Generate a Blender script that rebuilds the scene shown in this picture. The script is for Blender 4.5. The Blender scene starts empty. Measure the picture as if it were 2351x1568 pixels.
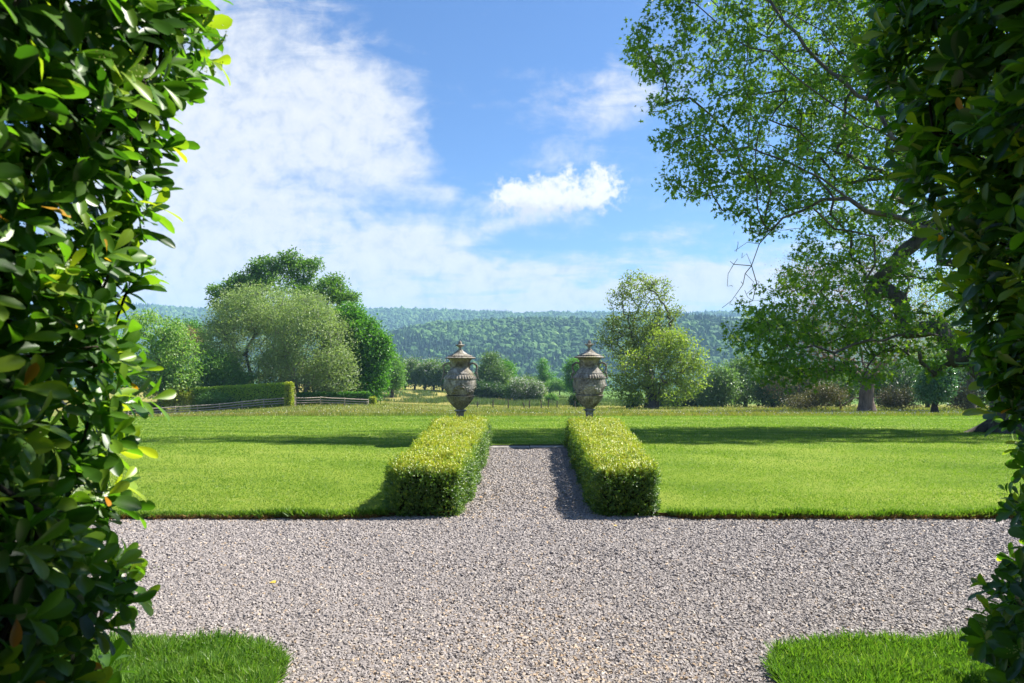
import bpy, math, random
import numpy as np
R = math.radians
PI = math.pi
rng = np.random.default_rng(11)
random.seed(5)
sc = bpy.context.scene
COL = sc.collection

# ------------------------------------------------------------------ measurement: a sight line of the level camera at the
# origin (eye 1.6 m) turned into a point at distance Y
F, CX, CY, EYE = 1567.0, 1213.0, 826.0, 1.6
def W(px, py, Y): return np.array([(px - CX) / F * Y, Y, EYE - (py - CY) / F * Y])

# ------------------------------------------------------------------ ground heights
UC = np.array([-1.4, -.58, -.41, -.34, -.235, -.12, 0, .1, .3, 1.4])
YR = np.array([47, 80, 110, 145, 200, 260], float)
ST = np.array([
 [.0850, .0845, .0835, .083, .083, .083, .083, .083, .083, .083],
 [.0840, .0825, .0725, .0685, .067, .072, .0735, .073, .0735, .074],
 [.078, .076, .070, .065, .062, .067, .0700, .070, .0705, .0715],
 [.070, .068, .063, .058, .053, .058, .0620, .0645, .066, .068],
 [.055, .052, .050, .046, .0425, .044, .050, .056, .060, .062],
 [.050, .045, .042, .039, .038, .040, .047, .052, .056, .058]])
def _tab(u, Y):
    u = np.clip(u, UC[0], UC[-1]); Yc = np.clip(Y, YR[0], YR[-1])
    iu = np.clip(np.searchsorted(UC, u) - 1, 0, len(UC) - 2); iy = np.clip(np.searchsorted(YR, Yc) - 1, 0, len(YR) - 2)
    a = (u - UC[iu]) / (UC[iu + 1] - UC[iu]); b = (Yc - YR[iy]) / (YR[iy + 1] - YR[iy])
    return (ST[iy, iu] * (1 - a) + ST[iy, iu + 1] * a) * (1 - b) + (ST[iy + 1, iu] * (1 - a) + ST[iy + 1, iu + 1] * a) * b
def gz(X, Y):
    X = np.asarray(X, float); Y = np.asarray(Y, float)
    near = .05 - np.clip(Y - 12.6, 0, None) * .066
    near = near + .012 * np.sin(X * .9 + .6) * np.sin(Y * .7) * np.clip((Y - 7) / 4, 0, 1)
    u = X / np.maximum(Y, 1)
    far = EYE - _tab(u, Y) * Y
    t = np.clip((Y - 34) / 13, 0, 1); t = t * t * (3 - 2 * t)
    z = near * (1 - t) + far * t
    drop = np.clip((Y - 262) / 640, 0, 1)
    zl = EYE - _tab(u, np.full_like(Y, 260.)) * 260
    z = np.where(Y > 262, zl + (-62 - zl) * (drop * drop * (3 - 2 * drop)), z)
    z = z + np.where((Y > 50) & (Y < 300), .10 * np.sin(X * .23 + 1) * np.sin(Y * .19) , 0) * np.clip((Y - 50) / 20, 0, 1)
    return z
def gzs(x, y): return float(gz(np.array([x]), np.array([y]))[0])

# ------------------------------------------------------------------ hills
def interp(x, xs, ys): return np.interp(x, xs, ys)
NR = ([-1400, 300, 700, 886, 982, 1078, 1130, 1241, 1345, 1480, 1575, 1700, 2000, 2600, 4000], [812, 806, 790, 768, 751, 742, 736, 731, 735, 736, 731, 738, 745, 738, 740])
FR = ([-1400, 100, 340, 450, 600, 840, 1000, 1180, 1380, 1560, 1700, 2000, 2600, 4000], [700, 703, 706, 714, 716, 714, 716, 724, 723, 725, 722, 722, 718, 715])
def vnoise(X, Y, s, seed=0):
    x = X / s + seed * 17.3; y = Y / s + seed * 5.1
    return (np.sin(x * 1.3 + 1.7 * np.sin(y * .9)) + np.sin(y * 1.7 + 1.3 * np.sin(x * 1.1)) + np.sin((x + y) * 2.3 + 2 * np.sin(x * .7 - y * 1.3))) / 3
def hz(X, Y):
    X = np.asarray(X, float); Y = np.asarray(Y, float)
    px = CX + X / Y * F
    crownN, crownF = 9.0, 10.0
    HN = EYE + (CY - interp(px, *NR)) / F * 1500 - crownN
    HF = EYE + (CY - interp(px, *FR)) / F * 3000 - crownF
    a = np.clip((Y - 900) / 600, 0, 1); a = a ** 1.15
    z = -62 + (HN + 62) * np.sin(a * PI / 2)
    b = np.clip((Y - 1500) / 380, 0, 1); dip = HN - 26 * b
    c = np.clip((Y - 1880) / 1120, 0, 1); c = c * c * (3 - 2 * c)
    z = np.where(Y > 1500, dip + (HF - dip) * c, z)
    d = np.clip((Y - 3000) / 500, 0, 1)
    z = z - 60 * d
    z = z + vnoise(X, Y, 120, 1) * 7 * np.clip((Y - 950) / 200, 0, 1) * np.where(Y < 1450, 1, .3) + vnoise(X, Y, 260, 3) * 9 * np.clip((Y - 1900) / 200, 0, 1) * np.clip((2900 - Y) / 200, 0, 1)
    return z

# ------------------------------------------------------------------ mesh helpers
def tagit(o, label=None, cat=None, group=None, kind=None):
    if label: o['label'] = label
    if cat: o['category'] = cat
    if group: o['group'] = group
    if kind: o['kind'] = kind
    return o
def link(o, parent=None):
    COL.objects.link(o)
    if parent is not None: o.parent = parent
    return o
def empty(name, loc, label, cat, group=None):
    o = bpy.data.objects.new(name, None); o.location = loc; o.empty_display_size = .2
    link(o); return tagit(o, label, cat, group)
def build(name, V, faces, mat, parent=None, rnd=None, smooth=False, origin=None, mats=None, mindex=None, uv=None):
    """faces: list of int arrays (n,k). V world coords; origin = subtract."""
    V = np.asarray(V, np.float32)
    if origin is not None: V = V - np.asarray(origin, np.float32)
    me = bpy.data.meshes.new(name)
    me.vertices.add(len(V)); me.vertices.foreach_set('co', V.ravel())
    idx = np.concatenate([np.asarray(f, np.int32).ravel() for f in faces])
    sizes = np.concatenate([np.full(len(f), np.asarray(f).shape[1], np.int32) for f in faces])
    starts = np.concatenate([[0], np.cumsum(sizes)[:-1]]).astype(np.int32)
    me.loops.add(len(idx)); me.loops.foreach_set('vertex_index', idx)
    me.polygons.add(len(sizes)); me.polygons.foreach_set('loop_start', starts); me.polygons.foreach_set('loop_total', sizes)
    if smooth: me.polygons.foreach_set('use_smooth', np.ones(len(sizes), bool))
    if mindex is not None: me.polygons.foreach_set('material_index', np.asarray(mindex, np.int32))
    if rnd is not None:
        a = me.attributes.new('rnd', 'FLOAT', 'POINT'); a.data.foreach_set('value', np.asarray(rnd, np.float32))
    me.update(calc_edges=True)
    if not smooth:
        try: me.shade_flat()
        except Exception: pass
    for m in ([mat] if mats is None else mats): me.materials.append(m)
    o = bpy.data.objects.new(name, me)
    return link(o, parent)
def norm(a): return a / np.maximum(np.linalg.norm(a, axis=-1, keepdims=True), 1e-9)

def scatter(pv, pf, pos, axis, nrm, size, wid=1.0, rnd=None):
    """copy prototype (pv: x across, y along, z normal) to every pos; returns V, faces, rnd"""
    n = len(pos); pv = np.asarray(pv, float); k = len(pv)
    ax = norm(axis); sd = norm(np.cross(ax, nrm)); nn = np.cross(sd, ax)
    size = np.broadcast_to(np.asarray(size, float), (n,)); wid = np.broadcast_to(np.asarray(wid, float), (n,))
    V = pos[:, None, :] + (pv[None, :, 0, None] * wid[:, None, None] * sd[:, None, :] + pv[None, :, 1, None] * ax[:, None, :] + pv[None, :, 2, None] * nn[:, None, :]) * size[:, None, None]
    off = (np.arange(n) * k)[:, None, None]
    fs = [(np.asarray(f)[None] + off).reshape(-1, np.asarray(f).shape[1]) for f in pf]
    if rnd is None: rnd = rng.random(n)
    return V.reshape(-1, 3), fs, np.repeat(rnd, k)
def merge(parts):
    Vs, fs, rs, o = [], {}, [], 0
    for V, f, r in parts:
        Vs.append(V); rs.append(r)
        for a in f: fs.setdefault(a.shape[1], []).append(a + o)
        o += len(V)
    return np.concatenate(Vs), [np.concatenate(v) for v in fs.values()], np.concatenate(rs)

# leaf prototypes
L_SIMPLE = ([(0, 0, 0), (-.27, .42, .07), (0, 1, -.06), (.27, .42, .07)], [np.array([(0, 3, 2), (0, 2, 1)])])
L_WILLOW = ([(0, 0, 0), (-.2, .45, .05), (0, 1, -.1), (.2, .45, .05)], [np.array([(0, 3, 2), (0, 2, 1)])])
def lobed():
    pts = [(0, 0), (.36, .04), (.13, .30), (.52, .55), (.13, .62), (0, 1.08)]
    left = [(-x, y) for x, y in pts[1:-1]][::-1]
    P = pts + left
    c = [(0, .4, -.03)]
    V = c + [(x, y, .06 * abs(x) / .4 - .05 * y * y) for x, y in P]
    n = len(P)
    return V, [np.array([(0, 1 + i, 1 + (i + 1) % n) for i in range(n)])]
L_LOBED = lobed()
def obovate():
    ys = [0, .12, .34, .58, .8, .94, 1.0]; ws = [.018, .036, .115, .185, .195, .12, .02]
    V = []
    for y, w in zip(ys, ws):
        cup = .18 * w; dr = -.22 * y * y
        V += [(-w, y, dr + cup * 1.6), (-w * .5, y, dr + cup * .55), (0, y, dr), (w * .5, y, dr + cup * .55), (w, y, dr + cup * 1.6)]
    f = []
    for i in range(len(ys) - 1):
        for j in range(4):
            a = i * 5 + j; f.append((a, a + 1, a + 6, a + 5))
    return V, [np.array(f)]
L_OBO = obovate()

def rand_dirs(n, up=0.0, g=None):
    g = g or rng
    d = g.normal(size=(n, 3)); d[:, 2] += up
    return norm(d)

# ------------------------------------------------------------------ materials
def new_mat(name):
    m = bpy.data.materials.new(name); m.use_nodes = True
    nt = m.node_tree; nt.nodes.clear(); return m, nt
class N:
    def __init__(s, nt): s.nt = nt
    def add(s, t, **kw):
        n = s.nt.nodes.new(t)
        for k, v in kw.items(): setattr(n, k, v)
        return n
    def l(s, a, b): s.nt.links.new(a, b)
    def val(s, sock, v):
        if hasattr(v, 'links') or isinstance(v, bpy.types.NodeSocket): s.l(v, sock)
        else: sock.default_value = v
    def math(s, op, a, b=0.0, c=None, clamp=False):
        n = s.add('ShaderNodeMath', operation=op); n.use_clamp = clamp
        s.val(n.inputs[0], a); s.val(n.inputs[1], b)
        if c is not None: s.val(n.inputs[2], c)
        return n.outputs[0]
    def noise(s, vec, scale, detail=4, rough=.55, dist=0.0, out=0):
        n = s.add('ShaderNodeTexNoise'); n.inputs['Scale'].default_value = scale; n.inputs['Detail'].default_value = detail
        n.inputs['Roughness'].default_value = rough; n.inputs['Distortion'].default_value = dist
        if vec is not None: s.l(vec, n.inputs['Vector'])
        return n.outputs[out]
    def ramp(s, fac, stops, interp='LINEAR'):
        n = s.add('ShaderNodeValToRGB'); cr = n.color_ramp; cr.interpolation = interp
        while len(cr.elements) < len(stops): cr.elements.new(.5)
        for e, (p, c) in zip(cr.elements, stops):
            e.position = p; e.color = (*c, 1) if len(c) == 3 else c
        s.val(n.inputs[0], fac); return n.outputs[0]
    def mix(s, fac, a, b, mode='MIX'):
        n = s.add('ShaderNodeMix', data_type='RGBA', blend_type=mode)
        s.val(n.inputs[0], fac); s.val(n.inputs[6], a if not isinstance(a, tuple) else (*a, 1)); s.val(n.inputs[7], b if not isinstance(b, tuple) else (*b, 1))
        return n.outputs[2]
    def smooth(s, v, lo, hi):
        n = s.add('ShaderNodeMapRange', interpolation_type='SMOOTHSTEP'); s.val(n.inputs[0], v)
        n.inputs[1].default_value = lo; n.inputs[2].default_value = hi; return n.outputs[0]
GAIN = {'oak_leaf_far': 1.3, 'sycamore_leaf': 1.15, 'cherry_leaf': 1.35, 'shrub_leaf': 1.4, 'willow_leaf': 1.2, 'greygreen_leaf': 1.5, 'dark_leaf': 1.35, 'hawthorn_leaf': 1.4, 'young_oak_leaf': 1.2, 'olive_leaf': 1.3, 'beech_leaf': 2.0, 'oak_leaf': 1.5, 'box_leaf': 1.05, 'glossy_leaf': 1.2}
def leaf_mat(name, stops, tstops=None, trans=.35, rough=.45, spec=.4, tmul=1.6):
    stops = [tuple(min(.75, v * GAIN.get(name, 1)) for v in q) for q in stops]
    m, nt = new_mat(name); k = N(nt)
    at = k.add('ShaderNodeAttribute', attribute_name='rnd').outputs['Fac']
    n = len(stops)
    c = k.ramp(at, [(i / (n - 1) if n > 1 else 0, s) for i, s in enumerate(stops)])
    ts = tstops or [(min(.9, s[0] * 1.15 * tmul), min(.9, s[1] * 1.3 * tmul), s[2] * .45 * tmul) for s in stops]
    tc = k.ramp(at, [(i / (n - 1) if n > 1 else 0, s) for i, s in enumerate(ts)])
    p = k.add('ShaderNodeBsdfPrincipled'); k.l(c, p.inputs['Base Color']); p.inputs['Roughness'].default_value = rough
    p.inputs['Specular IOR Level'].default_value = spec
    t = k.add('ShaderNodeBsdfTranslucent'); k.l(tc, t.inputs['Color'])
    mx = k.add('ShaderNodeMixShader'); mx.inputs[0].default_value = trans
    k.l(p.outputs[0], mx.inputs[1]); k.l(t.outputs[0], mx.inputs[2])
    o = k.add('ShaderNodeOutputMaterial'); k.l(mx.outputs[0], o.inputs[0]); return m
def surf_mat(name, colfn, rough=.9, bump=None, spec=.2):
    m, nt = new_mat(name); k = N(nt)
    pos = k.add('ShaderNodeNewGeometry').outputs['Position']
    p = k.add('ShaderNodeBsdfPrincipled'); p.inputs['Roughness'].default_value = rough; p.inputs['Specular IOR Level'].default_value = spec
    c = colfn(k, pos)
    k.l(c, p.inputs['Base Color'])
    if bump:
        b = k.add('ShaderNodeBump'); b.inputs['Strength'].default_value = bump[1]; b.inputs['Distance'].default_value = bump[2]
        k.l(k.noise(pos, bump[0], 6, .65), b.inputs['Height']); k.l(b.outputs[0], p.inputs['Normal'])
    o = k.add('ShaderNodeOutputMaterial'); k.l(p.outputs[0], o.inputs[0]); return m

def bark(name, c1, c2, scale=6):
    def f(k, pos):
        mp = k.add('ShaderNodeMapping'); mp.inputs['Scale'].default_value = (1, 1, .25); k.l(pos, mp.inputs['Vector'])
        return k.ramp(k.noise(mp.outputs[0], scale, 6, .7, .6), [(.3, c1), (.7, c2)])
    return surf_mat(name, f, .9, (scale * 2.5, .9, .03))
M_BARK = bark('bark_grey', (.035, .03, .024), (.16, .14, .115), 5)
M_BARKD = bark('bark_dark', (.02, .016, .012), (.08, .065, .05), 5)
M_BARKL = bark('bark_pale', (.12, .11, .09), (.32, .30, .26), 5)
M_BARKB = bark('bark_brown', (.07, .05, .04), (.24, .18, .15), 4)

M_WILLOW = leaf_mat('willow_leaf', [(.11, .155, .06), (.18, .235, .095), (.27, .33, .17)], trans=.33)
M_OAKB = leaf_mat('oak_leaf_far', [(.04, .095, .012), (.08, .16, .02), (.14, .22, .03)], trans=.35)
M_SYC = leaf_mat('sycamore_leaf', [(.035, .10, .012), (.065, .17, .018), (.11, .23, .028)], trans=.38)
M_CHERRY = leaf_mat('cherry_leaf', [(.06, .13, .025), (.13, .22, .05), (.24, .30, .12)], trans=.4)
M_SHRUB = leaf_mat('shrub_leaf', [(.04, .10, .02), (.08, .16, .035), (.12, .21, .05)], trans=.35)
M_DARK = leaf_mat('dark_leaf', [(.02, .045, .014), (.035, .075, .022), (.06, .11, .035)], trans=.28)
M_GREYG = leaf_mat('greygreen_leaf', [(.04, .075, .028), (.07, .12, .04), (.11, .16, .06)], trans=.3)
M_YOAK = leaf_mat('young_oak_leaf', [(.085, .13, .02), (.15, .205, .032), (.24, .27, .06)], trans=.4)
M_BROWN = leaf_mat('brown_bud', [(.13, .085, .055), (.20, .135, .09), (.26, .19, .12)], trans=.3)
M_HAW = leaf_mat('hawthorn_leaf', [(.04, .08, .018), (.07, .13, .03), (.12, .17, .05)], trans=.3)
M_BLOSS = leaf_mat('blossom', [(.5, .52, .42), (.62, .62, .55), (.72, .72, .66)], tstops=[(.5, .5, .4), (.6, .6, .5), (.6, .6, .5)], trans=.3)
M_OAK = leaf_mat('oak_leaf', [(.03, .09, .010), (.06, .14, .014), (.12, .21, .020)], tstops=[(.09, .20, .010), (.17, .33, .014), (.32, .48, .02)], trans=.48, rough=.5, spec=.3, tmul=2.1)
M_GLOSS = leaf_mat('glossy_leaf', [(.03, .09, .03), (.05, .13, .045), (.09, .19, .07)], trans=.2, rough=.25, spec=.7)
M_LAUREL = leaf_mat('laurel_leaf', [(.013, .040, .005), (.028, .082, .008), (.080, .175, .013), (.26, .36, .025)], trans=.36, rough=.38, spec=.42, tmul=2.5)
M_FLOWL = leaf_mat('laurel_old_leaf', [(.45, .16, .01), (.5, .3, .02)], trans=.4, rough=.4)
M_BUD = leaf_mat('laurel_flower_bud', [(.30, .36, .10), (.42, .46, .16)], trans=.3, rough=.6)
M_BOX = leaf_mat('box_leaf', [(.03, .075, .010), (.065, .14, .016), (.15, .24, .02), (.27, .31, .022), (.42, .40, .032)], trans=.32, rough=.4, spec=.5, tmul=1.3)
M_BEECH = leaf_mat('beech_leaf', [(.06, .11, .015), (.13, .20, .02), (.24, .28, .04)], trans=.38, rough=.4)
M_YHEDGE = leaf_mat('yellow_hedge_leaf', [(.18, .24, .02), (.30, .34, .03), (.45, .42, .05)], trans=.35)
M_GRASS = leaf_mat('grass_blade', [(.054, .125, .012), (.112, .200, .022), (.195, .270, .045), (.38, .39, .16)], trans=.40, rough=.45, spec=.35, tmul=1.4)
M_GRASSN = leaf_mat('long_grass_blade', [(.050, .125, .018), (.095, .19, .026), (.15, .25, .04), (.30, .34, .12)], trans=.38, rough=.42, spec=.35, tmul=1.45)
M_MEADOW = leaf_mat('meadow_grass_blade', [(.08, .125, .02), (.15, .18, .035), (.22, .20, .06), (.26, .17, .08)], trans=.35, rough=.6)
M_RUSH = leaf_mat('rush_blade', [(.05, .09, .03), (.08, .12, .04), (.12, .14, .06)], trans=.3, rough=.6)
M_FLOWER = leaf_mat('meadow_flower', [(.75, .75, .68), (.8, .78, .6), (.75, .6, .05), (.25, .25, .6)], tstops=[(.5, .5, .4), (.5, .5, .4), (.5, .4, .03), (.2, .2, .4)], trans=.25)
M_WOODL = leaf_mat('woodland_leaf', [(.025, .062, .028), (.05, .115, .032), (.09, .185, .042), (.15, .25, .065)], trans=.12, rough=.8, spec=.1)

# ------------------------------------------------------------------ tree builder
def grow(skel, targets, g, wobble=.12, seg=.8, r_tip=.012, expo=2.35, low=.15, rbase=None):
    """skel: list of polylines of 3D points, the first is the trunk. greedy attachment of targets"""
    pos, par = [], []
    def resample(pl, step):
        out = [np.array(pl[0], float)]
        for a, b in zip(pl[:-1], pl[1:]):
            a = np.array(a, float); b = np.array(b, float); n = max(1, int(np.linalg.norm(b - a) / step))
            for i in range(1, n + 1): out.append(a + (b - a) * i / n)
        return out
    for si, pl in enumerate(skel):
        pts = resample(pl, seg)
        if si == 0: prev = -1
        else:
            A = np.array(pos); prev = int(np.argmin(((A - pts[0]) ** 2).sum(1))); pts = pts[1:]
        for i, p in enumerate(pts):
            jit = g.normal(size=3) * wobble * .5 * (0 if (i == 0 and si == 0) else 1)
            pos.append(p + jit); par.append(prev); prev = len(pos) - 1
    n0 = len(pos)
    cap = len(targets) * 14 + n0 + 10
    A = np.zeros((cap, 3)); A[:n0] = pos; cnt = n0
    root = A[min(n0 - 1, 2)]
    order = np.argsort(((targets - root) ** 2).sum(1))
    minz = skel[0][0][2] + low * (skel[0][-1][2] - skel[0][0][2])
    tipidx = np.zeros(len(targets), int)
    for ti in order:
        t = targets[ti]
        d = A[:cnt] - t
        dist = np.sqrt((d ** 2).sum(1)) + np.maximum(d[:, 2], 0) * .35 + np.where(A[:cnt, 2] < minz, 3.0, 0)
        j = int(np.argmin(dist)); L = float(np.linalg.norm(d[j]))
        n = max(1, min(12, int(L / seg)))
        a = A[j].copy(); pv = j
        mid = (a + t) / 2 + g.normal(size=3) * L * .09 + np.array([0, 0, L * .06])
        for i in range(1, n + 1):
            s = i / n
            p = (1 - s) ** 2 * a + 2 * s * (1 - s) * mid + s * s * t
            if i < n: p = p + g.normal(size=3) * wobble * .4
            A[cnt] = p; par.append(pv); pv = cnt; cnt += 1
        tipidx[ti] = cnt - 1
    A = A[:cnt]; par = np.array(par)
    area = np.zeros(cnt); nch = np.zeros(cnt, int)
    for i in range(1, cnt): nch[par[i]] += 1
    for i in range(cnt - 1, 0, -1):
        if area[i] == 0: area[i] = r_tip ** expo
        area[par[i]] += area[i]
    rad = area ** (1 / expo)
    if rbase: rad = np.minimum(rad * 1.0, 99) * (rbase / rad[0]) ** np.clip(rad / rad[0], 0, 1)
    return A, par, rad
def tubes(A, par, rad, flare=0.0):
    cnt = len(A); kids = [[] for _ in range(cnt)]
    for i in range(1, cnt): kids[par[i]].append(i)
    V, F4, off = [], [], 0
    stack = [(0, [0])]
    while stack:
        st, chain = stack.pop(); cur = chain[-1]
        while kids[cur]:
            ks = sorted(kids[cur], key=lambda q: -rad[q])
            for q in ks[1:]: stack.append((cur, [cur, q]))
            chain.append(ks[0]); cur = ks[0]
        if len(chain) < 2: continue
        P = A[chain]; r = rad[chain].copy()
        if chain[0] != 0: r[0] = min(r[0], r[1] * 1.25)
        elif flare > 0: 
            h = P[:, 2] - P[0, 2]; r = r * (1 + flare * np.exp(-np.clip(h, 0, None) / (r[0] * .9)))
        ns = 12 if r.max() > .25 else (8 if r.max() > .1 else (5 if r.max() > .03 else 3))
        T = np.gradient(P, axis=0); T = norm(T)
        ref = np.array([1., .1, 0]) if abs(T[0, 0]) < .8 else np.array([0, 1., .1])
        S = norm(np.cross(T, ref)); B = np.cross(T, S)
        an = np.arange(ns) / ns * 2 * PI
        ring = P[:, None, :] + r[:, None, None] * (np.cos(an)[None, :, None] * S[:, None, :] + np.sin(an)[None, :, None] * B[:, None, :])
        V.append(ring.reshape(-1, 3)); m = len(P)
        i = np.arange(m - 1)[:, None] * ns; j = np.arange(ns)[None]
        a = off + i + j; b = off + i + (j + 1) % ns
        F4.append(np.stack([a, b, b + ns, a + ns], -1).reshape(-1, 4)); off += m * ns
    return np.concatenate(V), [np.concatenate(F4)]
def ell_pts(ells, dens, g, shell=.55, Yd=None):
    """ells: (cx,cy,cz,rx,ry,rz); dens targets per ellipsoid weight"""
    out = []
    for e in ells:
        c = np.array(e[:3]); r = np.array(e[3:6]); wgt = e[6] if len(e) > 6 else 1
        n = max(3, int(dens * wgt * r[0] * r[2]))
        d = rand_dirs(n, 0, g); rr = g.random(n) ** (1 / 3) * (1 - shell) + shell * (1 - g.random(n) * .35)
        out.append(c + d * rr[:, None] * r)
    return np.concatenate(out)
def foliage(pts, nleaf, rc, size, proto, g, droop=0.0, outw=None, sv=.3, tint=None):
    n = len(pts) * nleaf
    c = np.repeat(pts, nleaf, 0)
    off = g.normal(size=(n, 3)) * rc
    off[:, 2] *= .75
    pos = c + off
    ax = norm(g.normal(size=(n, 3)) + norm(off) * .8 + np.array([0, 0, -droop])); nr = rand_dirs(n, 1.2, g)
    ct = g.random(len(pts)) * .5
    r = np.clip(np.repeat(ct, nleaf) + g.random(n) * .5, 0, 1) if tint is None else tint(pos, np.repeat(ct, nleaf) + g.random(n) * .5)
    return scatter(proto[0], proto[1], pos, ax, nr, size * (1 + (g.random(n) - .5) * 2 * sv), 1, r)

def tree(name, label, cat, px, Y, ells, leafmat, barkmat=None, group=None, seed=1, dens=None, nleaf=14, rc=.5, size=.3, proto=L_SIMPLE,
         trunk_top=None, rbase=.3, droop=0., seg=1.0, shell=.55, stems=1, wob=.15, spread=0., extra=None, r_tip=.012, depth=1.0, ncl=None, topbias=0, name_crown='crown', trunk_r=None):
    g = np.random.default_rng(seed)
    X = (px - CX) / F * Y; z0 = gzs(X, Y) - .05
    s = Y / F
    E = []
    for e in ells:
        c = W(e[0], e[1], Y + (e[4] if len(e) > 4 else 0)); E.append((c[0], c[1], c[2], e[2] * s, max(e[2], e[3] * .7) * s * .85 * depth, e[3] * s, (e[5] if len(e) > 5 else 1)))
    tot = sum(e[3] * e[5] * e[6] for e in E)
    T = ell_pts(E, (ncl or 260) / tot, g, shell)
    T = T[T[:, 2] > z0 + .3]
    zt = max(T[:, 2]); ttop = z0 + (zt - z0) * (trunk_top or .55)
    cx = np.average([e[0] for e in E], weights=[e[3] for e in E])
    skel = []
    for k in range(stems):
        a = 2 * PI * k / max(stems, 1) + g.random()
        sx = spread * math.cos(a); sy = spread * math.sin(a)
        base = (X + (.25 * rbase * math.cos(a) * 2 if k else 0), Y + (.25 * rbase * math.sin(a) * 2 if k else 0), z0 if k == 0 else z0 + .3)
        skel.append([base, (X + sx * .3, Y + sy * .3, z0 + (ttop - z0) * .35), (X + sx * .7 + (cx - X) * .3, Y + sy * .7, z0 + (ttop - z0) * .7), (X + sx + (cx - X) * .5, Y + sy, ttop)])
    A, par, rad = grow(skel, T, g, wob, seg, r_tip, 2.3, rbase=rbase)
    V, Fc = tubes(A, par, rad, .5)
    root = empty(name, (X, Y, z0), label, cat, group)
    org = (X, Y, z0)
    build('trunk', V, Fc, barkmat or M_BARK, root, smooth=True, origin=org)
    LV, LF, LR = foliage(T, nleaf, rc, size, proto, g, droop)
    if extra is not None:
        parts = [(LV, LF, LR)] ; LV, LF, LR = merge(parts)
    build(name_crown, LV, LF, leafmat, root, rnd=LR, origin=org)
    return root, T, g, org

# ------------------------------------------------------------------ GROUND SHEETS
def lawn_col(k, pos):
    n1 = k.noise(pos, .35, 4, .6); n2 = k.noise(pos, 3.0, 6, .7); n3 = k.noise(pos, 45.0, 3, .7)
    mp = k.add('ShaderNodeMapping'); mp.inputs['Scale'].default_value = (.06, 1, 1); mp.inputs['Rotation'].default_value = (0, 0, .12); k.l(pos, mp.inputs['Vector'])
    st = k.noise(mp.outputs[0], .9, 3, .6)
    v = k.math('ADD', k.math('MULTIPLY', n1, .45), k.math('ADD', k.math('MULTIPLY', n2, .30), k.math('MULTIPLY', n3, .30)))
    v = k.math('ADD', v, k.math('MULTIPLY', k.math('SUBTRACT', st, .5), .35))
    sx = k.add('ShaderNodeSeparateXYZ'); k.l(pos, sx.inputs[0])
    band = k.math('SINE', k.math('ADD', k.math('MULTIPLY', sx.outputs[0], 1.5), k.math('MULTIPLY', sx.outputs[1], 3.3)))
    v = k.math('ADD', v, k.math('MULTIPLY', band, .03))
    return k.ramp(v, [(.32, (.060, .118, .009)), (.45, (.110, .178, .015)), (.56, (.165, .232, .026)), (.72, (.25, .28, .055))])
M_LAWN = surf_mat('lawn_turf', lawn_col, .95, (60, .8, .03), .1)
def meadow_col(k, pos):
    n1 = k.noise(pos, .07, 5, .6); n2 = k.noise(pos, 1.2, 6, .7)
    sep = k.add('ShaderNodeSeparateXYZ'); k.l(pos, sep.inputs[0])
    v = k.math('ADD', k.math('MULTIPLY', n1, .55), k.math('MULTIPLY', n2, .45))
    near = k.ramp(v, [(.36, (.08, .125, .025)), (.5, (.15, .17, .04)), (.62, (.22, .20, .07)), (.75, (.27, .20, .10))])
    far = k.ramp(v, [(.36, (.10, .14, .03)), (.48, (.22, .20, .05)), (.60, (.33, .28, .09)), (.72, (.27, .23, .08))])
    green = k.ramp(v, [(.35, (.07, .14, .025)), (.6, (.11, .19, .035)), (.8, (.16, .21, .06))])
    c = k.mix(k.smooth(sep.outputs[1], 95, 125), near, far)
    return k.mix(k.math('MULTIPLY', k.smooth(sep.outputs[1], 130, 170), k.smooth(sep.outputs[0], -5, 15)), c, green)
M_MEAD = surf_mat('meadow_ground', meadow_col, .95, (8, .8, .15), .1)
M_SOIL = surf_mat('soil', lambda k, p: k.ramp(k.noise(p, 30, 5, .7), [(.3, (.035, .02, .01)), (.55, (.12, .07, .03)), (.75, (.22, .15, .05))]), .95, (60, 1, .02), .1)
M_GBASE = surf_mat('gravel_bed', lambda k, p: k.ramp(k.noise(p, 120, 4, .7), [(.3, (.12, .103, .097)), (.6, (.20, .175, .165)), (.8, (.27, .24, .225))]), .95, (150, 1, .01), .1)
M_HILL = surf_mat('hill_ground', lambda k, p: k.ramp(k.noise(p, .01, 5, .6), [(.35, (.025, .05, .02)), (.6, (.05, .09, .03))]), .95, None, .1)
M_FIELDF = surf_mat('far_pasture', lambda k, p: k.ramp(k.noise(p, .004, 4, .6), [(.35, (.12, .20, .05)), (.6, (.20, .27, .08))]), .95, None, .1)

def edge_y(x):
    x = np.asarray(x, float); ax = np.abs(x)
    y = 6.82 + .012 * np.sin(x * 7.1) + .010 * np.sin(x * 17.3 + 1) + .008 * np.sin(x * 41)
    return y + .16 * np.clip((1.75 - ax) / .5, 0, 1) ** 1.5
def tile(xs, ys, mask=None, warp=None, zf=None, skirt=0):
    XX, YY = np.meshgrid(xs, ys)
    if warp: XX, YY = warp(XX, YY)
    ZZ = zf(XX, YY)
    V = np.stack([XX, YY, ZZ], -1).reshape(-1, 3); nx, ny = len(xs), len(ys)
    i = np.arange(ny - 1)[:, None] * nx; j = np.arange(nx - 1)[None]
    a = i + j; Fq = np.stack([a, a + 1, a + nx + 1, a + nx], -1)
    if mask is not None: Fq = Fq[mask]
    return V, Fq.reshape(-1, 4)
xs = np.unique(np.round(np.concatenate([-np.geomspace(.74, 60, 110), np.geomspace(.74, 60, 110), [-.4, 0, .4]]), 4))
ys = np.concatenate([np.linspace(6.82, 12.44, 40), np.linspace(12.6, 20, 40), np.linspace(20.4, 48, 50)])
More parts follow.
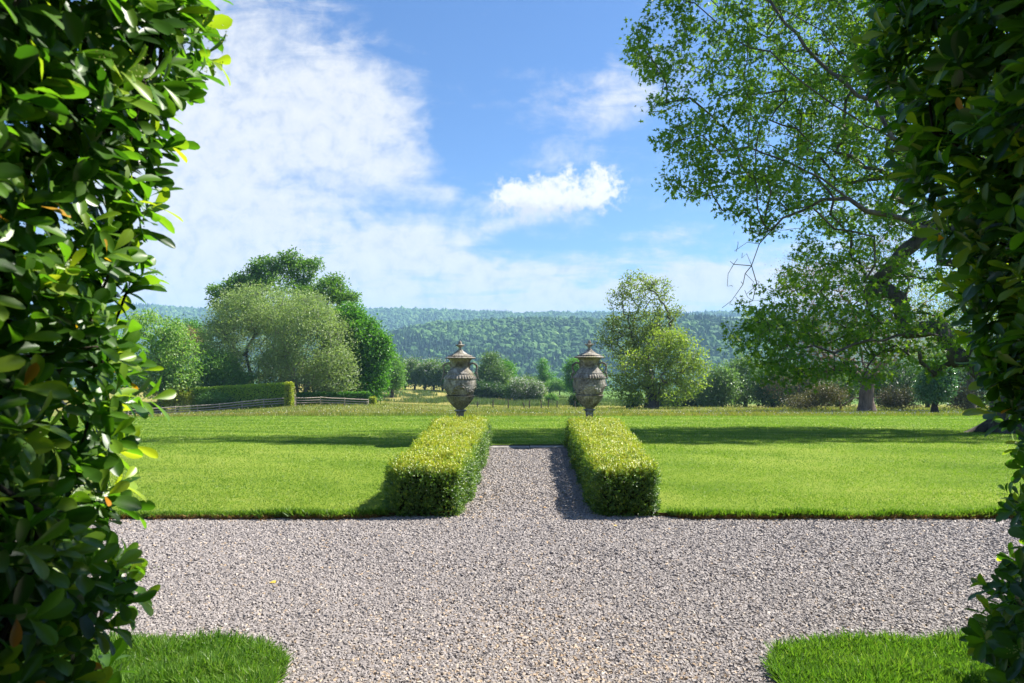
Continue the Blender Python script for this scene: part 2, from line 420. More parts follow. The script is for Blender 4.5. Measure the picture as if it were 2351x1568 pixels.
def warp(XX, YY):
    w = np.clip((8.0 - YY) / 1.18, 0, 1)
    return XX, YY + (edge_y(XX) - 6.82) * w
cx_ = (xs[:-1] + xs[1:]) / 2; cy_ = (ys[:-1] + ys[1:]) / 2
mask = ~((np.abs(cx_)[None, :] < .73) & (cy_[:, None] < 12.5))
LV, LF = tile(xs, ys, mask, warp, gz)
# skirt along the front edge and the notch
nx = len(xs); skV, skF, off = [], [], len(LV)
def skirt(idx):
    global off
    P = LV[idx]; lo = P.copy(); lo[:, 2] = -.03
    n = len(P); b = np.arange(off, off + n); skV.append(lo); off += n
    idx = np.array(idx)
    skF.append(np.stack([idx[:-1], b[:-1], b[1:], idx[1:]], -1))
il = [i for i in range(nx) if xs[i] <= -.739]; ir = [i for i in range(nx) if xs[i] >= .739]
skirt(il); skirt(ir)
jn = [j for j in range(len(ys)) if ys[j] <= 12.61]
skirt([j * nx + il[-1] for j in jn]); skirt([j * nx + ir[0] for j in jn])
LVa = np.concatenate([LV] + skV); ns_ = sum(len(f) for f in skF)
o = build('lawn', LVa, [np.concatenate([LF] + skF)], None, None, smooth=False, mats=[M_LAWN, M_SOIL], mindex=np.concatenate([np.zeros(len(LF)), np.ones(ns_)]))
tagit(o, kind='structure')
# meadow and fields on to the foot of the hills
us = np.linspace(-1.35, 1.35, 150); Ys = np.concatenate([[47.6], np.geomspace(48.5, 270, 110), np.geomspace(280, 905, 25)])
UU, YY = np.meshgrid(us, Ys); XX = UU * YY
V = np.stack([XX, YY, gz(XX, YY) - np.where(YY < 48.2, .06, 0)], -1).reshape(-1, 3); nxx = len(us)
i = np.arange(len(Ys) - 1)[:, None] * nxx; a = i + np.arange(nxx - 1)[None]
o = build('meadow', V, [np.stack([a, a + 1, a + nxx + 1, a + nxx], -1).reshape(-1, 4)], M_MEAD, smooth=True); tagit(o, kind='structure')
# hills
us = np.linspace(-1.3, 1.3, 200); Ys = np.concatenate([np.linspace(903, 1900, 60), np.linspace(1930, 3400, 50)])
UU, YY = np.meshgrid(us, Ys); XX = UU * YY
V = np.stack([XX, YY, hz(XX, YY)], -1).reshape(-1, 3); nxx = len(us)
i = np.arange(len(Ys) - 1)[:, None] * nxx; a = i + np.arange(nxx - 1)[None]
Fh = np.stack([a, a + 1, a + nxx + 1, a + nxx], -1).reshape(-1, 4)
fc = V[Fh].mean(1); pxf = CX + fc[:, 0] / fc[:, 1] * F
def pasture(X, Y):
    px = CX + X / Y * F
    return ((px > 1640) & (px < 1790) & (Y > 2350) & (Y < 2780)) | ((px > 380) & (px < 420) & (Y > 2300) & (Y < 2400))
o = build('hills', V, [Fh], None, smooth=True, mats=[M_HILL, M_FIELDF], mindex=pasture(fc[:, 0], fc[:, 1]).astype(int)); tagit(o, kind='structure')
# ground under everything, out past the hills on either side
V = np.array([(-4800, -60, -.9), (4800, -60, -.9), (4800, 6, -.9), (-4800, 6, -.9), (4800, 900, -70), (-4800, 900, -70), (4800, 4200, -70), (-4800, 4200, -70)], float)
o = build('ground', V, [np.array([(0, 1, 2, 3), (3, 2, 4, 5), (5, 4, 6, 7)])], M_HILL); tagit(o, kind='structure')

# gravel drive and path bed
V = np.array([(-16, -8, 0), (16, -8, 0), (16, 7.1, 0), (-16, 7.1, 0), (-.78, 7.1, .0), (.78, 7.1, .0), (.78, 12.5, .0), (-.78, 12.5, .0)], float)
V = np.array([(-16, -8, 0), (16, -8, 0), (16, 7.05, 0), (.78, 7.05, 0), (.78, 12.3, 0), (-.78, 12.3, 0), (-.78, 7.05, 0), (-16, 7.05, 0)], float)
o = build('gravel_drive', V, [np.array([(0, 1, 2, 7)]), np.array([(6, 3, 4, 5)])], M_GBASE); tagit(o, kind='structure')

# near lawn patches with rounded corners
def patch_outline(side):
    # right edge at |x|=1.2, far edge at y=3.78, corner radius .32
    pts = [(3.6, 3.80), (2.6, 3.79), (2.0, 3.77), (1.75, 3.74)]
    for t in np.linspace(0, PI / 2, 12): pts.append((1.57 - .33 * math.sin(t), 3.40 + .33 * math.cos(t)))
    pts += [(1.235, 3.2), (1.24, 2.9), (1.26, 2.5), (3.6, 2.5)]
    return [(side * x, y) for x, y in pts]
def in_patch(X, Y, side, m=0.0):
    x = X * side
    ins = (x > 1.24 + m) & (x < 3.6) & (Y < 3.77 - m) & (Y > 2.5)
    cor = (x < 1.57) & (Y > 3.40)
    return ins & (~cor | (((x - 1.57) ** 2 + (Y - 3.40) ** 2) < (.33 - m) ** 2))
for side in (-1, 1):
    P = patch_outline(side); n = len(P)
    V = [(x, y, .035) for x, y in P] + [(x * 1.0, y, -.01) for x, y in P]
    me = bpy.data.meshes.new('lawn_patch')
    f = [list(range(n)) if side > 0 else list(range(n))[::-1]] + [[i, (i + 1) % n, n + (i + 1) % n, n + i] for i in range(n)]
    me.from_pydata(V, [], f); me.materials.append(M_LAWN); me.materials.append(M_SOIL)
    for p in me.polygons[1:]: p.material_index = 1
    o = link(bpy.data.objects.new('lawn_patch', me)); tagit(o, kind='structure')

# ------------------------------------------------------------------ GRAVEL STONES
def gravel_col():
    m, nt = new_mat('gravel_stone'); k = N(nt)
    at = k.add('ShaderNodeAttribute', attribute_name='rnd').outputs['Fac']
    c = k.ramp(at, [(0, (.13, .112, .107)), (.16, (.18, .156, .148)), (.4, (.222, .192, .182)), (.62, (.255, .222, .210)), (.82, (.30, .262, .248)), (.90, (.42, .33, .24)), (.97, (.44, .28, .13)), (1, (.6, .55, .48))])
    pos = k.add('ShaderNodeNewGeometry').outputs['Position']
    c = k.mix(.35, c, k.ramp(k.noise(pos, 160, 3, .6), [(.3, (.10, .09, .082)), (.7, (.43, .385, .355))]))
    p = k.add('ShaderNodeBsdfPrincipled'); k.l(c, p.inputs['Base Color']); p.inputs['Roughness'].default_value = .75
    o = k.add('ShaderNodeOutputMaterial'); k.l(p.outputs[0], o.inputs[0]); return m
M_STONE = gravel_col()
def stones(X, Y, Z, size, tan=None):
    n = len(X)
    base = np.array([(-1, -1, -1), (1, -1, -1), (1, 1, -1), (-1, 1, -1), (-1, -1, 1), (1, -1, 1), (1, 1, 1), (-1, 1, 1)], float) * .5
    q = base[None] * (1 + rng.normal(size=(n, 8, 3)) * .22)
    q[:, 4:, :2] *= .72
    q = q * (np.stack([1 + .5 * rng.random(n), .8 + .3 * rng.random(n), .5 + .35 * rng.random(n)], -1))[:, None, :]
    # random rotation: yaw with tilt
    a = rng.random(n) * 2 * PI; b = rng.normal(size=n) * .33; c = rng.normal(size=n) * .33
    ca, sa, cb, sb, cc, s_c = np.cos(a), np.sin(a), np.cos(b), np.sin(b), np.cos(c), np.sin(c)
    x, y, z = q[..., 0], q[..., 1], q[..., 2]
    y, z = y * cb[:, None] - z * sb[:, None], y * sb[:, None] + z * cb[:, None]
    x, z = x * cc[:, None] + z * s_c[:, None], -x * s_c[:, None] + z * cc[:, None]
    x, y = x * ca[:, None] - y * sa[:, None], x * sa[:, None] + y * ca[:, None]
    V = np.stack([x, y, z], -1) * np.broadcast_to(size, (n,))[:, None, None] + np.stack([X, Y, Z], -1)[:, None, :]
    ft = np.array([(3, 2, 1, 0), (4, 5, 6, 7), (0, 1, 5, 4), (1, 2, 6, 5), (2, 3, 7, 6), (3, 0, 4, 7)])
    f = (ft[None] + (np.arange(n) * 8)[:, None, None]).reshape(-1, 4)
    r = rng.random(n) * .86
    if tan is not None:
        w = rng.random(n) < tan; r[w] = .88 + rng.random(w.sum()) * .12
    return V.reshape(-1, 3), [f], np.repeat(r, 8)
parts = []
for (y0, y1, dens, sz) in ((2.9, 3.8, 12500, .0130), (3.8, 5.0, 9000, .0142), (5.0, 6.95, 5600, .0165)):
    xw0, xw1 = -.80 * y1, .80 * y1
    if y0 < 3: xw0, xw1 = -2.6, 2.9
    n = int((xw1 - xw0) * (y1 - y0) * dens)
    X = xw0 + rng.random(n) * (xw1 - xw0); Y = y0 + rng.random(n) * (y1 - y0)
    keep = (Y < edge_y(X) + .03) & (X / Y > -.79) & (X / Y < .79) & ~in_patch(X, Y, 1, .02) & ~in_patch(X, Y, -1, .02)
    X, Y = X[keep], Y[keep]; n = len(X)
    dune = .006 * np.sin(X * 3.1 + Y) * np.sin(Y * 2.3)
    nrm_edge = np.clip((Y - (edge_y(X) - .16)) / .16, 0, 1); central = np.exp(-(X / 1.1) ** 2) * np.clip((4.6 - Y) / 1.4, 0, 1)
    rut = np.exp(-((X - .25 - .3 * np.sin(Y)) / .5) ** 2) * .12
    parts.append(stones(X, Y, rng.random(n) * .009 + dune + .002, sz * (.6 + rng.random(n) * .8), .035 + .4 * nrm_edge + .20 * central + rut * np.clip((6 - Y) / 3, 0, 1)))
n = int(1.5 * 5.4 * 3600)
X = (rng.random(n) - .5) * 1.5; Y = 6.9 + rng.random(n) * 5.4
parts.append(stones(X, Y, rng.random(n) * .014 + .002, (.019 * (.6 + rng.random(n) * .8)), .08))
V, f, r = merge(parts)
o = build('gravel', V, f, M_STONE, rnd=r); tagit(o, 'loose grey crushed stone spread over the drive and path', 'gravel', kind='stuff')

# stone edging at the end of the path
M_KERB = surf_mat('kerb_stone', lambda k, p: k.ramp(k.noise(p, 14, 6, .7), [(.3, (.13, .12, .105)), (.55, (.30, .28, .25)), (.75, (.42, .40, .35))]), .85, (50, .6, .01))
def boxv(x0, x1, y0, y1, z0, z1, bev=.0):
    V = np.array([(x0, y0, z0), (x1, y0, z0), (x1, y1, z0), (x0, y1, z0), (x0, y0, z1), (x1, y0, z1), (x1, y1, z1), (x0, y1, z1)], float)
    f = np.array([(3, 2, 1, 0), (4, 5, 6, 7), (0, 1, 5, 4), (1, 2, 6, 5), (2, 3, 7, 6), (3, 0, 4, 7)]); return V, f
def bevelbox(name, x0, x1, y0, y1, z0, z1, mat, parent=None, w=.008, origin=None):
    V, f = boxv(x0, x1, y0, y1, z0, z1); o = build(name, V, [f], mat, parent, origin=origin)
    m = o.modifiers.new('b', 'BEVEL'); m.width = w; m.segments = 2; return o
for k_, (a, b) in enumerate(((-.74, .02), (.03, .74))):
    o = bevelbox('stone_kerb', a, b, 12.2, 12.57, -.05, .035 + .004 * k_, M_KERB)
    tagit(o, ['worn stone slab edging the path end, nearer the left clipped hedge', 'worn stone slab edging the path end, nearer the right clipped hedge'][k_], 'kerb stone', 'stone slabs edging the gravel path')

# ------------------------------------------------------------------ GRASS
BL = ([(-.06, 0, 0), (.06, 0, 0), (-.045, .5, .03), (.045, .5, .03), (0, 1, .16)], [np.array([(0, 1, 3, 2)]), np.array([(2, 3, 4)])])
BS = ([(-.1, 0, 0), (.1, 0, 0), (.02, 1, .12)], [np.array([(0, 1, 2)])])
def blades(X, Y, Z, h, proto, lean=.5, wid=1., rv=None, bias=0.):
    n = len(X); ax = rng.normal(size=(n, 3)) * lean; ax[:, 2] = 1; nr = rand_dirs(n); nr[:, 2] *= .2
    r = np.clip(rng.random(n) * .8 + bias, 0, 1) if rv is None else rv
    return scatter(proto[0], proto[1], np.stack([X, Y, Z], -1), ax, nr, h, wid, r)
def pn(X, Y, s, seed): return vnoise(X, Y, s, seed)
parts = []
for side in (-1, 1):
    n = 46000
    X = side * (1.15 + rng.random(n) * 1.95); Y = 3.0 + rng.random(n) * .84
    k = in_patch(X, Y, side, -.02) & (np.abs(X / Y) < .80); X, Y = X[k], Y[k]; n = len(X)
    h = (.045 + .04 * rng.random(n)) * (1 + .35 * pn(X, Y, .12, 2)) 
    parts.append(blades(X, Y, np.full(n, .028), h, BL, .85, .8, rv=np.clip(rng.random(n) * .72 + .14 * pn(X, Y, .3, 5) + np.where(rng.random(n) < .03, .4, 0), 0, 1)))
V, f, r = merge(parts)
o = build('long_grass', V, f, M_GRASSN, rnd=r); tagit(o, 'long green blades on the two turf corners beside the drive', 'grass', kind='stuff')
parts = []
for (y0, y1, dens, h0) in ((6.8, 8.0, 4600, .026), (8.0, 10.0, 2800, .029), (10.0, 13.5, 1500, .034), (13.5, 20, 560, .044), (20, 33, 190, .06), (33, 46.8, 90, .075)):
    x0, x1 = -.78 * y1, .78 * y1
    n = int((x1 - x0) * (y1 - y0) * dens)
    X = x0 + rng.random(n) * (x1 - x0); Y = y0 + rng.random(n) * (y1 - y0)
    k = (Y > edge_y(X) - .01) & ~((np.abs(X) < .76) & (Y < 12.6)) & ~((np.abs(X) < 1.35) & (Y < 12.3)) & (X / Y > -.77) & (X / Y < .77)
    X, Y = X[k], Y[k]; n = len(X)
    patch = pn(X, Y, .55, 4) * .5 + pn(X, Y, 1.9, 9) * .5
    ed = np.clip(1 - (Y - edge_y(X)) / .12, 0, 1)
    h = h0 * .78 * (.7 + .7 * rng.random(n)) * (1 + .3 * patch) * (1 + ed * .5)
    parts.append(blades(X, Y, gz(X, Y) - .004, h, BS, .8, 1.5, rv=np.clip(.36 + rng.normal(size=n) * .11 + .23 * patch + .09 * pn(X + 2 * Y, Y * 2, 5., 11) + .11 * np.tanh(3 * np.sin(1.5 * X + 3.3 * Y)) * np.clip((Y - 8) / 4, .3, 1) + np.where(rng.random(n) < .025, .4, 0), 0, 1)))
# lip of longer grass and dead brown thatch along the turf edge
n = 26000
X = -5 + rng.random(n) * 11; k = np.abs(X) > 1.42; X = X[k]; n = len(X)
Y = edge_y(X) + rng.normal(size=n) * .018 + .012
parts.append(blades(X, Y, .03 + rng.random(n) * .02, (.03 + .035 * rng.random(n)) * (1.15 + .7 * pn(X, Y, .5, 7)), BS, .7, 1.2, rv=np.clip(.28 + rng.normal(size=n) * .16 + .2 * (pn(X, Y, .22, 6) > .35), 0, 1)))
V, f, r = merge(parts)
o = build('lawn_grass', V, f, M_GRASS, rnd=r); tagit(o, 'short mown green grass covering the lawn', 'grass', kind='stuff')
M_THATCH = leaf_mat('dead_thatch', [(.16, .08, .03), (.30, .17, .06), (.40, .30, .08)], trans=.2, rough=.8)
n = 22000
X = -5 + rng.random(n) * 11; k = (np.abs(X) > 1.5); X = X[k]; n = len(X)
keep = (pn(X, X * 0, .35, 3) + (X > 0) * .35) > -.35; X = X[keep]; n = len(X)
Y = edge_y(X) - .012 - np.abs(rng.normal(size=n)) * .012; Z = .002 + rng.random(n) * .05
V, f, r = blades(X, Y, Z, .012 + .016 * rng.random(n), BS, 1.6, 1.6)
o = build('thatch', V, f, M_THATCH, rnd=r); tagit(o, 'dry brown roots and moss along the cut turf edge', 'thatch', kind='stuff')
# fallen leaves on the drive
M_FALLEN = leaf_mat('fallen_leaf', [(.45, .32, .04), (.38, .22, .08), (.20, .08, .03)], trans=.2, rough=.6)
for (px, py, rv, sz, lb) in ((618, 1341, .0, .055, 'yellow fallen leaf lying alone on the gravel at left'), (1100, 1143, .6, .045, 'pale tan fallen leaf on the gravel path near the left clipped hedge'),
                            (1247, 1167, .5, .04, 'tan fallen leaf in the middle of the gravel path'), (1409, 1209, .1, .04, 'small green-yellow leaf on the gravel before the right clipped hedge')):
    Yg = 1567 * 1.585 / (py - 826); X = (px - CX) / F * Yg
    V, f, r = scatter(L_OBO[0], L_OBO[1], np.array([[X, Yg, .024]]), np.array([[.8, .5, .1]]), np.array([[.1, -.3, 1.]]), sz, 1.6, np.array([rv]))
    o = build('fallen_leaf', V, f, M_FALLEN, rnd=r, smooth=True, origin=(X, Yg, .024)); o.location = (X, Yg, .024); tagit(o, lb, 'leaf', 'fallen leaves on the gravel')
# meadow: taller mixed grass, rushes, flower specks
parts = []
for (y0, y1, n, h0) in ((46.5, 60, 42000, .22), (60, 80, 26000, .26), (80, 125, 26000, .30)):
    X = (rng.random(n) - .46) * 1.42; Y = y0 + rng.random(n) * (y1 - y0); X = X * Y
    parts.append(blades(X, Y, gz(X, Y) - .02, h0 * (.6 + .7 * rng.random(n)) * (1 + .4 * pn(X, Y, 5, 2)), BS, .4, 1.1, rv=np.clip(.42 + rng.normal(size=n) * .2 + .25 * pn(X, Y, 7, 3), 0, 1)))
V, f, r = merge(parts)
o = build('meadow_grass', V, f, M_MEADOW, rnd=r); tagit(o, 'rough uncut grass beyond the mown lawn', 'grass', kind='stuff')
n = 2400
u = (rng.random(n) - .45) * 1.4; Y = 47 + rng.random(n) ** 1.3 * 36; X = u * Y
k = (pn(X, Y, 3, 8) > -.35); X, Y, u = X[k], Y[k], u[k]; n = len(X)
rv = np.where(u > .25, np.where(rng.random(n) < .6, 1.0, .1), np.where(rng.random(n) < .3, .66, .1))
V, f, r = blades(X, Y, gz(X, Y) + .16 + .1 * rng.random(n), np.full(n, .05), ([(-.5, 0, 0), (.5, 0, 0), (.4, .8, .3), (-.4, .8, .3)], [np.array([(0, 1, 2, 3)])]), .5, 1, rv=rv)
o = build('wildflowers', V, f, M_FLOWER, rnd=r); tagit(o, 'scattered tiny white, yellow and blue flowers in the rough grass', 'wildflowers', kind='stuff')
n = 30000; ncl = 260
cu = (rng.random(ncl) - .75) * .75; cY = 115 + rng.random(ncl) * 75; cX = cu * cY
ci = rng.integers(0, ncl, n); X = cX[ci] + rng.normal(size=n) * 1.1; Y = cY[ci] + rng.normal(size=n) * .8
V, f, r = blades(X, Y, gz(X, Y), .6 + .3 * rng.random(n), BS, .35, .8)
o = build('rushes', V, f, M_RUSH, rnd=r); tagit(o, 'dark clumps of rushes in the pale sloping field', 'rushes', kind='stuff')

# ------------------------------------------------------------------ BOX HEDGES
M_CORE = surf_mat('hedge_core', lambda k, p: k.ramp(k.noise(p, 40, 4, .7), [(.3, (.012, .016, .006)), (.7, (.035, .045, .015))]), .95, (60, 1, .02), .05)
def hedge_surface(f_in, f_out, y0, y1, zt, n, g, jit=.020, lump=.040, rad=.10, zb=.0):
    """points and outward normals over a clipped hedge; f_in/f_out give x of the faces at (y)"""
    pts, nr = [], []
    L = y1 - y0; w = abs(f_out((y0 + y1) / 2) - f_in((y0 + y1) / 2))
    areas = np.array([L * w, L * zt, L * zt, w * zt, w * zt]); c = g.choice(5, n, p=areas / areas.sum())
    a, b = g.random(n), g.random(n)
    Y = np.where(c < 3, y0 + a * L, np.where(c == 3, y0, y1))
    xi, xo = f_in(Y), f_out(Y)
    X = np.where(c == 0, xi + b * (xo - xi), np.where(c == 1, xi, np.where(c == 2, xo, xi + a * (xo - xi))))
    z1 = zt + 0 * Y
    Z = np.where(c == 0, z1, zb + b * (z1 - zb))
    # round the box: pull towards an inner box
    cen = np.stack([np.clip(X, np.minimum(xi, xo) + rad, np.maximum(xi, xo) - rad), np.clip(Y, y0 + rad, y1 - rad), np.clip(Z, 0, z1 - rad)], -1)
    P = np.stack([X, Y, Z], -1); d = P - cen; dn = norm(d); P = cen + dn * rad
    P = P + dn * (lump * (pn(P[:, 0] * 3 + P[:, 2] * 2, P[:, 1] * 3 + P[:, 2], 1.0, 3) + .6 * pn(P[:, 0] * 9, P[:, 1] * 9 + P[:, 2] * 9, 1., 5)))[:, None]
    P = P + dn * (g.normal(size=(n, 1)) * jit)
    return P, dn
def box_hedge(f_in, f_out, y0, y1, zt, label, seed):
    g = np.random.default_rng(seed)
    cx = (f_in(9.) + f_out(9.)) / 2; org = (cx, (y0 + y1) / 2, 0)
    root = empty('box_hedge', org, label, 'hedge', 'clipped box hedges beside the path')
    nsh = 33000; P, dn = hedge_surface(f_in, f_out, y0, y1, zt, nsh, g)
    # every shoot carries 6 small leaves
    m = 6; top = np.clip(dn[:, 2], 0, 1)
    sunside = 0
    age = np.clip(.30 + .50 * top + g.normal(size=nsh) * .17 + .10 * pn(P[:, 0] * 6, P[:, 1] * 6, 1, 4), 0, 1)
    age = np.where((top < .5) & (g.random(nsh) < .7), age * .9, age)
    sd = norm(dn + np.array([0, 0, .55]) + g.normal(size=(nsh, 3)) * .35)
    c = np.repeat(P, m, 0); a = np.repeat(sd, m, 0); k = np.tile(np.arange(m), nsh)
    rd = rand_dirs(nsh * m, 0, g); perp = norm(np.cross(a, rd))
    pos = c + a * ((k - 2) * .008)[:, None]
    ax = norm(a * (.35 + .14 * k)[:, None] + perp)
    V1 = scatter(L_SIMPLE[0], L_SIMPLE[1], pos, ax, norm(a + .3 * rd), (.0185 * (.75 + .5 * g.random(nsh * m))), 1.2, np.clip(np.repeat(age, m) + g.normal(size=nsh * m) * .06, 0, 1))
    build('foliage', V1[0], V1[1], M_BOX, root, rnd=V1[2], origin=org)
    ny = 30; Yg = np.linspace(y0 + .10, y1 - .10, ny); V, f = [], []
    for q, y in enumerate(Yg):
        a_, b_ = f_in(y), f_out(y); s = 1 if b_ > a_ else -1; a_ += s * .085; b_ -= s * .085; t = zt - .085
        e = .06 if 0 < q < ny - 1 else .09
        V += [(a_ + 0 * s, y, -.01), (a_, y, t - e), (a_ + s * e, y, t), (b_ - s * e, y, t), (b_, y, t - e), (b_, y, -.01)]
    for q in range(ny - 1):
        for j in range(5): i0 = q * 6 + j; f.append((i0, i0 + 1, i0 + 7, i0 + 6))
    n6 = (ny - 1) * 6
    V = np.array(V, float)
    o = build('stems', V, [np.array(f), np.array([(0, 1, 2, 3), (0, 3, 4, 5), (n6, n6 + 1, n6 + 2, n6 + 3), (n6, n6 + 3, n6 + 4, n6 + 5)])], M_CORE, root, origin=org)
    return root
def lin(y, pts): return np.interp(y, [p[0] for p in pts], [p[1] for p in pts])
box_hedge(lambda y: lin(y, [(6.9, -.70), (8.3, -.69), (9.5, -.70), (12.5, -.74)]), lambda y: lin(y, [(6.9, -1.42), (8.2, -1.44), (9.3, -1.50), (10.6, -1.56), (12.5, -1.72)]), 6.92, 12.48, .505,
          'clipped yellow-green box hedge on the left side of the gravel path', 21)
box_hedge(lambda y: lin(y, [(6.9, .70), (8.0, .69), (8.6, .72), (9.5, .70), (12.5, .74)]), lambda y: lin(y, [(6.9, 1.33), (8.0, 1.36), (8.6, 1.44), (10, 1.52), (12.5, 1.68)]), 6.92, 12.48, .50,
          'clipped yellow-green box hedge on the right side of the gravel path', 22)

# ------------------------------------------------------------------ URNS
def stone_mat(name='urn_stone'):
    m, nt = new_mat(name); k = N(nt)
    pos = k.add('ShaderNodeTexCoord').outputs['Object']
    n1 = k.noise(pos, 5, 6, .7, .4); n2 = k.noise(pos, 24, 5, .7); n3 = k.noise(pos, 2.2, 4, .6); n4 = k.noise(pos, 60, 4, .7)
    v = k.math('ADD', k.math('MULTIPLY', n1, .6), k.math('MULTIPLY', n2, .4))
    c = k.ramp(v, [(.36, (.05, .043, .035)), (.44, (.17, .15, .12)), (.52, (.27, .245, .21)), (.62, (.50, .46, .40))])
    lich = k.math('MULTIPLY', k.smooth(n3, .50, .62), k.smooth(n2, .42, .62))
    c = k.mix(k.math('MULTIPLY', lich, .75), c, (.26, .24, .10))
    wh = k.smooth(k.noise(pos, 15, 5, .75, .5), .60, .68)
    c = k.mix(k.math('MULTIPLY', wh, .6), c, (.46, .44, .38))
    p = k.add('ShaderNodeBsdfPrincipled'); k.l(c, p.inputs['Base Color']); p.inputs['Roughness'].default_value = .92; p.inputs['Specular IOR Level'].default_value = .15
    b = k.add('ShaderNodeBump'); b.inputs['Strength'].default_value = .8; b.inputs['Distance'].default_value = .008
    k.l(k.math('ADD', n2, k.math('MULTIPLY', n4, .6)), b.inputs['Height']); k.l(b.outputs[0], p.inputs['Normal'])
    o = k.add('ShaderNodeOutputMaterial'); k.l(p.outputs[0], o.inputs[0]); return m
M_URN = stone_mat()
US = .00103; ZT = 1.956 + .105 * 1.03 * 1.0
def uz(zy): return 1.956 - (zy - 105) * US
def lathe(name, prof, parent, disp=None, nt_=120, sub=6, closed=True):
    """prof: (zoom y, radius in zoom px). smooth interpolation in between, disp(theta, zy) adds to radius (zoom px)"""
    ys_ = []
    for (a, b) in zip(prof[:-1], prof[1:]):
        n = max(1, int((abs(b[0] - a[0]) + abs(b[1] - a[1])) / 6)); 
        for i in range(n): ys_.append((a[0] + (b[0] - a[0]) * i / n, a[1] + (b[1] - a[1]) * i / n))
    ys_.append(prof[-1]); P = np.array(ys_, float)
    th = np.arange(nt_) / nt_ * 2 * PI
    TH, ZY = np.meshgrid(th, P[:, 0]); RR = np.repeat(P[:, 1:2], nt_, 1)
    if disp is not None: RR = RR + disp(TH, ZY)
    X = RR * US * np.cos(TH); Y = RR * US * np.sin(TH); Z = uz(ZY)
    V = np.stack([X, Y, Z], -1).reshape(-1, 3)
    i = np.arange(len(P) - 1)[:, None] * nt_; j = np.arange(nt_)[None]; a = i + j; b = i + (j + 1) % nt_
    f = np.stack([a, a + nt_, b + nt_, b], -1).reshape(-1, 4)
    return build(name, V, [f], M_URN, parent, smooth=True)
def fan(TH, ZY, th0, z0, n=7, span=1.15, L=115, wth=85):
    d = (TH - th0 + PI) % (2 * PI) - PI
    ax = d * 160; ay = z0 - ZY
    r = np.sqrt(ax ** 2 + ay ** 2); an = np.arctan2(ax, ay)
    rib = np.cos(an / span * n * PI / 1.0) ** 2
    return np.where((np.abs(an) < span) & (r < L - 15 * np.abs(an)) & (r > 8), rib * 17 * np.clip(r / 40, 0, 1), 0)
def scroll(TH, ZY, seed, amp):
    x = TH * 5.2; y = ZY / 34.
    w = np.sin(x * 2.1 + 2 * np.sin(y * 1.3 + seed)) * np.cos(y * 1.9 + 2.2 * np.sin(x * 1.1))
    w2 = np.sin(x * 5.3 + y * 2 + 2 * np.sin(x + y)) * np.sin(y * 4.1 + np.sin(x * 3))
    return amp * (np.clip(w, 0, 1) ** .6 + .5 * w2)
def body_disp(TH, ZY):
    d = np.zeros_like(TH)
    for q in range(4): d += fan(TH, ZY, -PI / 2 + q * PI / 2, 598)
    d += np.where((ZY > 455) & (ZY < 560), 0, 0)
    nk = np.clip(1 - np.abs(ZY - 520) / 90, 0, 1); sidef = np.abs(np.sin(2 * TH)) > .8
    d += np.where(sidef, scroll(TH, ZY, 1, 7) * nk, 0)
    d += np.where((ZY > 612) & (ZY < 685), scroll(TH, ZY, 5, 7) * np.clip(1 - np.abs(ZY - 648) / 37, 0, 1), 0)
    d += np.where((ZY > 690) & (ZY < 712), 5 * np.cos(TH * 60 + (ZY - 690) * .12), 0)
    gd = np.abs(np.sin(TH * 17)) ** .6
    bulge = np.clip((ZY - 716) / 70, 0, 1) ** .7 * (ZY < 806)
    d += np.where((ZY > 716) & (ZY < 806), 30 * gd * bulge - 10, 0)
    sw = 985 + 55 * np.cos(TH * 4 + PI) ; m = np.exp(-((ZY - sw) / 48) ** 2) * ((ZY > 830) & (ZY < 1090))
    d += m * (6 + scroll(TH, ZY, 2, 22))
    d += 1.6 * np.sin(TH * 23 + ZY * .13) * np.sin(ZY * .09 + TH * 9)
    return d
def bowl_disp(TH, ZY):
    fl = np.abs(np.cos(TH * 13)) ** .5
    m = np.clip((ZY - 1122) / 25, 0, 1) * np.clip((1352 - ZY) / 40, 0, 1)
    tip = np.where((ZY > 1100) & (ZY < 1124), 5 * np.sin(TH * 26) ** 2, 0)
    return m * (fl * 26 - 17) + tip
def lid_disp(TH, ZY):
    t = np.where((ZY > 372) & (ZY < 400), -9 * (np.cos(TH * 30) > .55), 0)
    lf = np.clip((ZY - 262) / 40, 0, 1) * np.clip((372 - ZY) / 20, 0, 1)
    return t + lf * (6 * np.cos(TH * 8 + .4 * np.sin(ZY * .06)) + scroll(TH, ZY, 3, 4)) + np.where(ZY > 402, 2.5 * np.cos(TH * 48), 0)
def fin_disp(TH, ZY):
    return np.where((ZY > 168) & (ZY < 215), 16 * np.cos(TH * 4) * np.exp(-((ZY - 178) / 12) ** 2) + 4 * np.cos(TH * 8), 0) + np.where(ZY < 165, 2.5 * np.cos(TH * 8 + ZY * .25), 0)
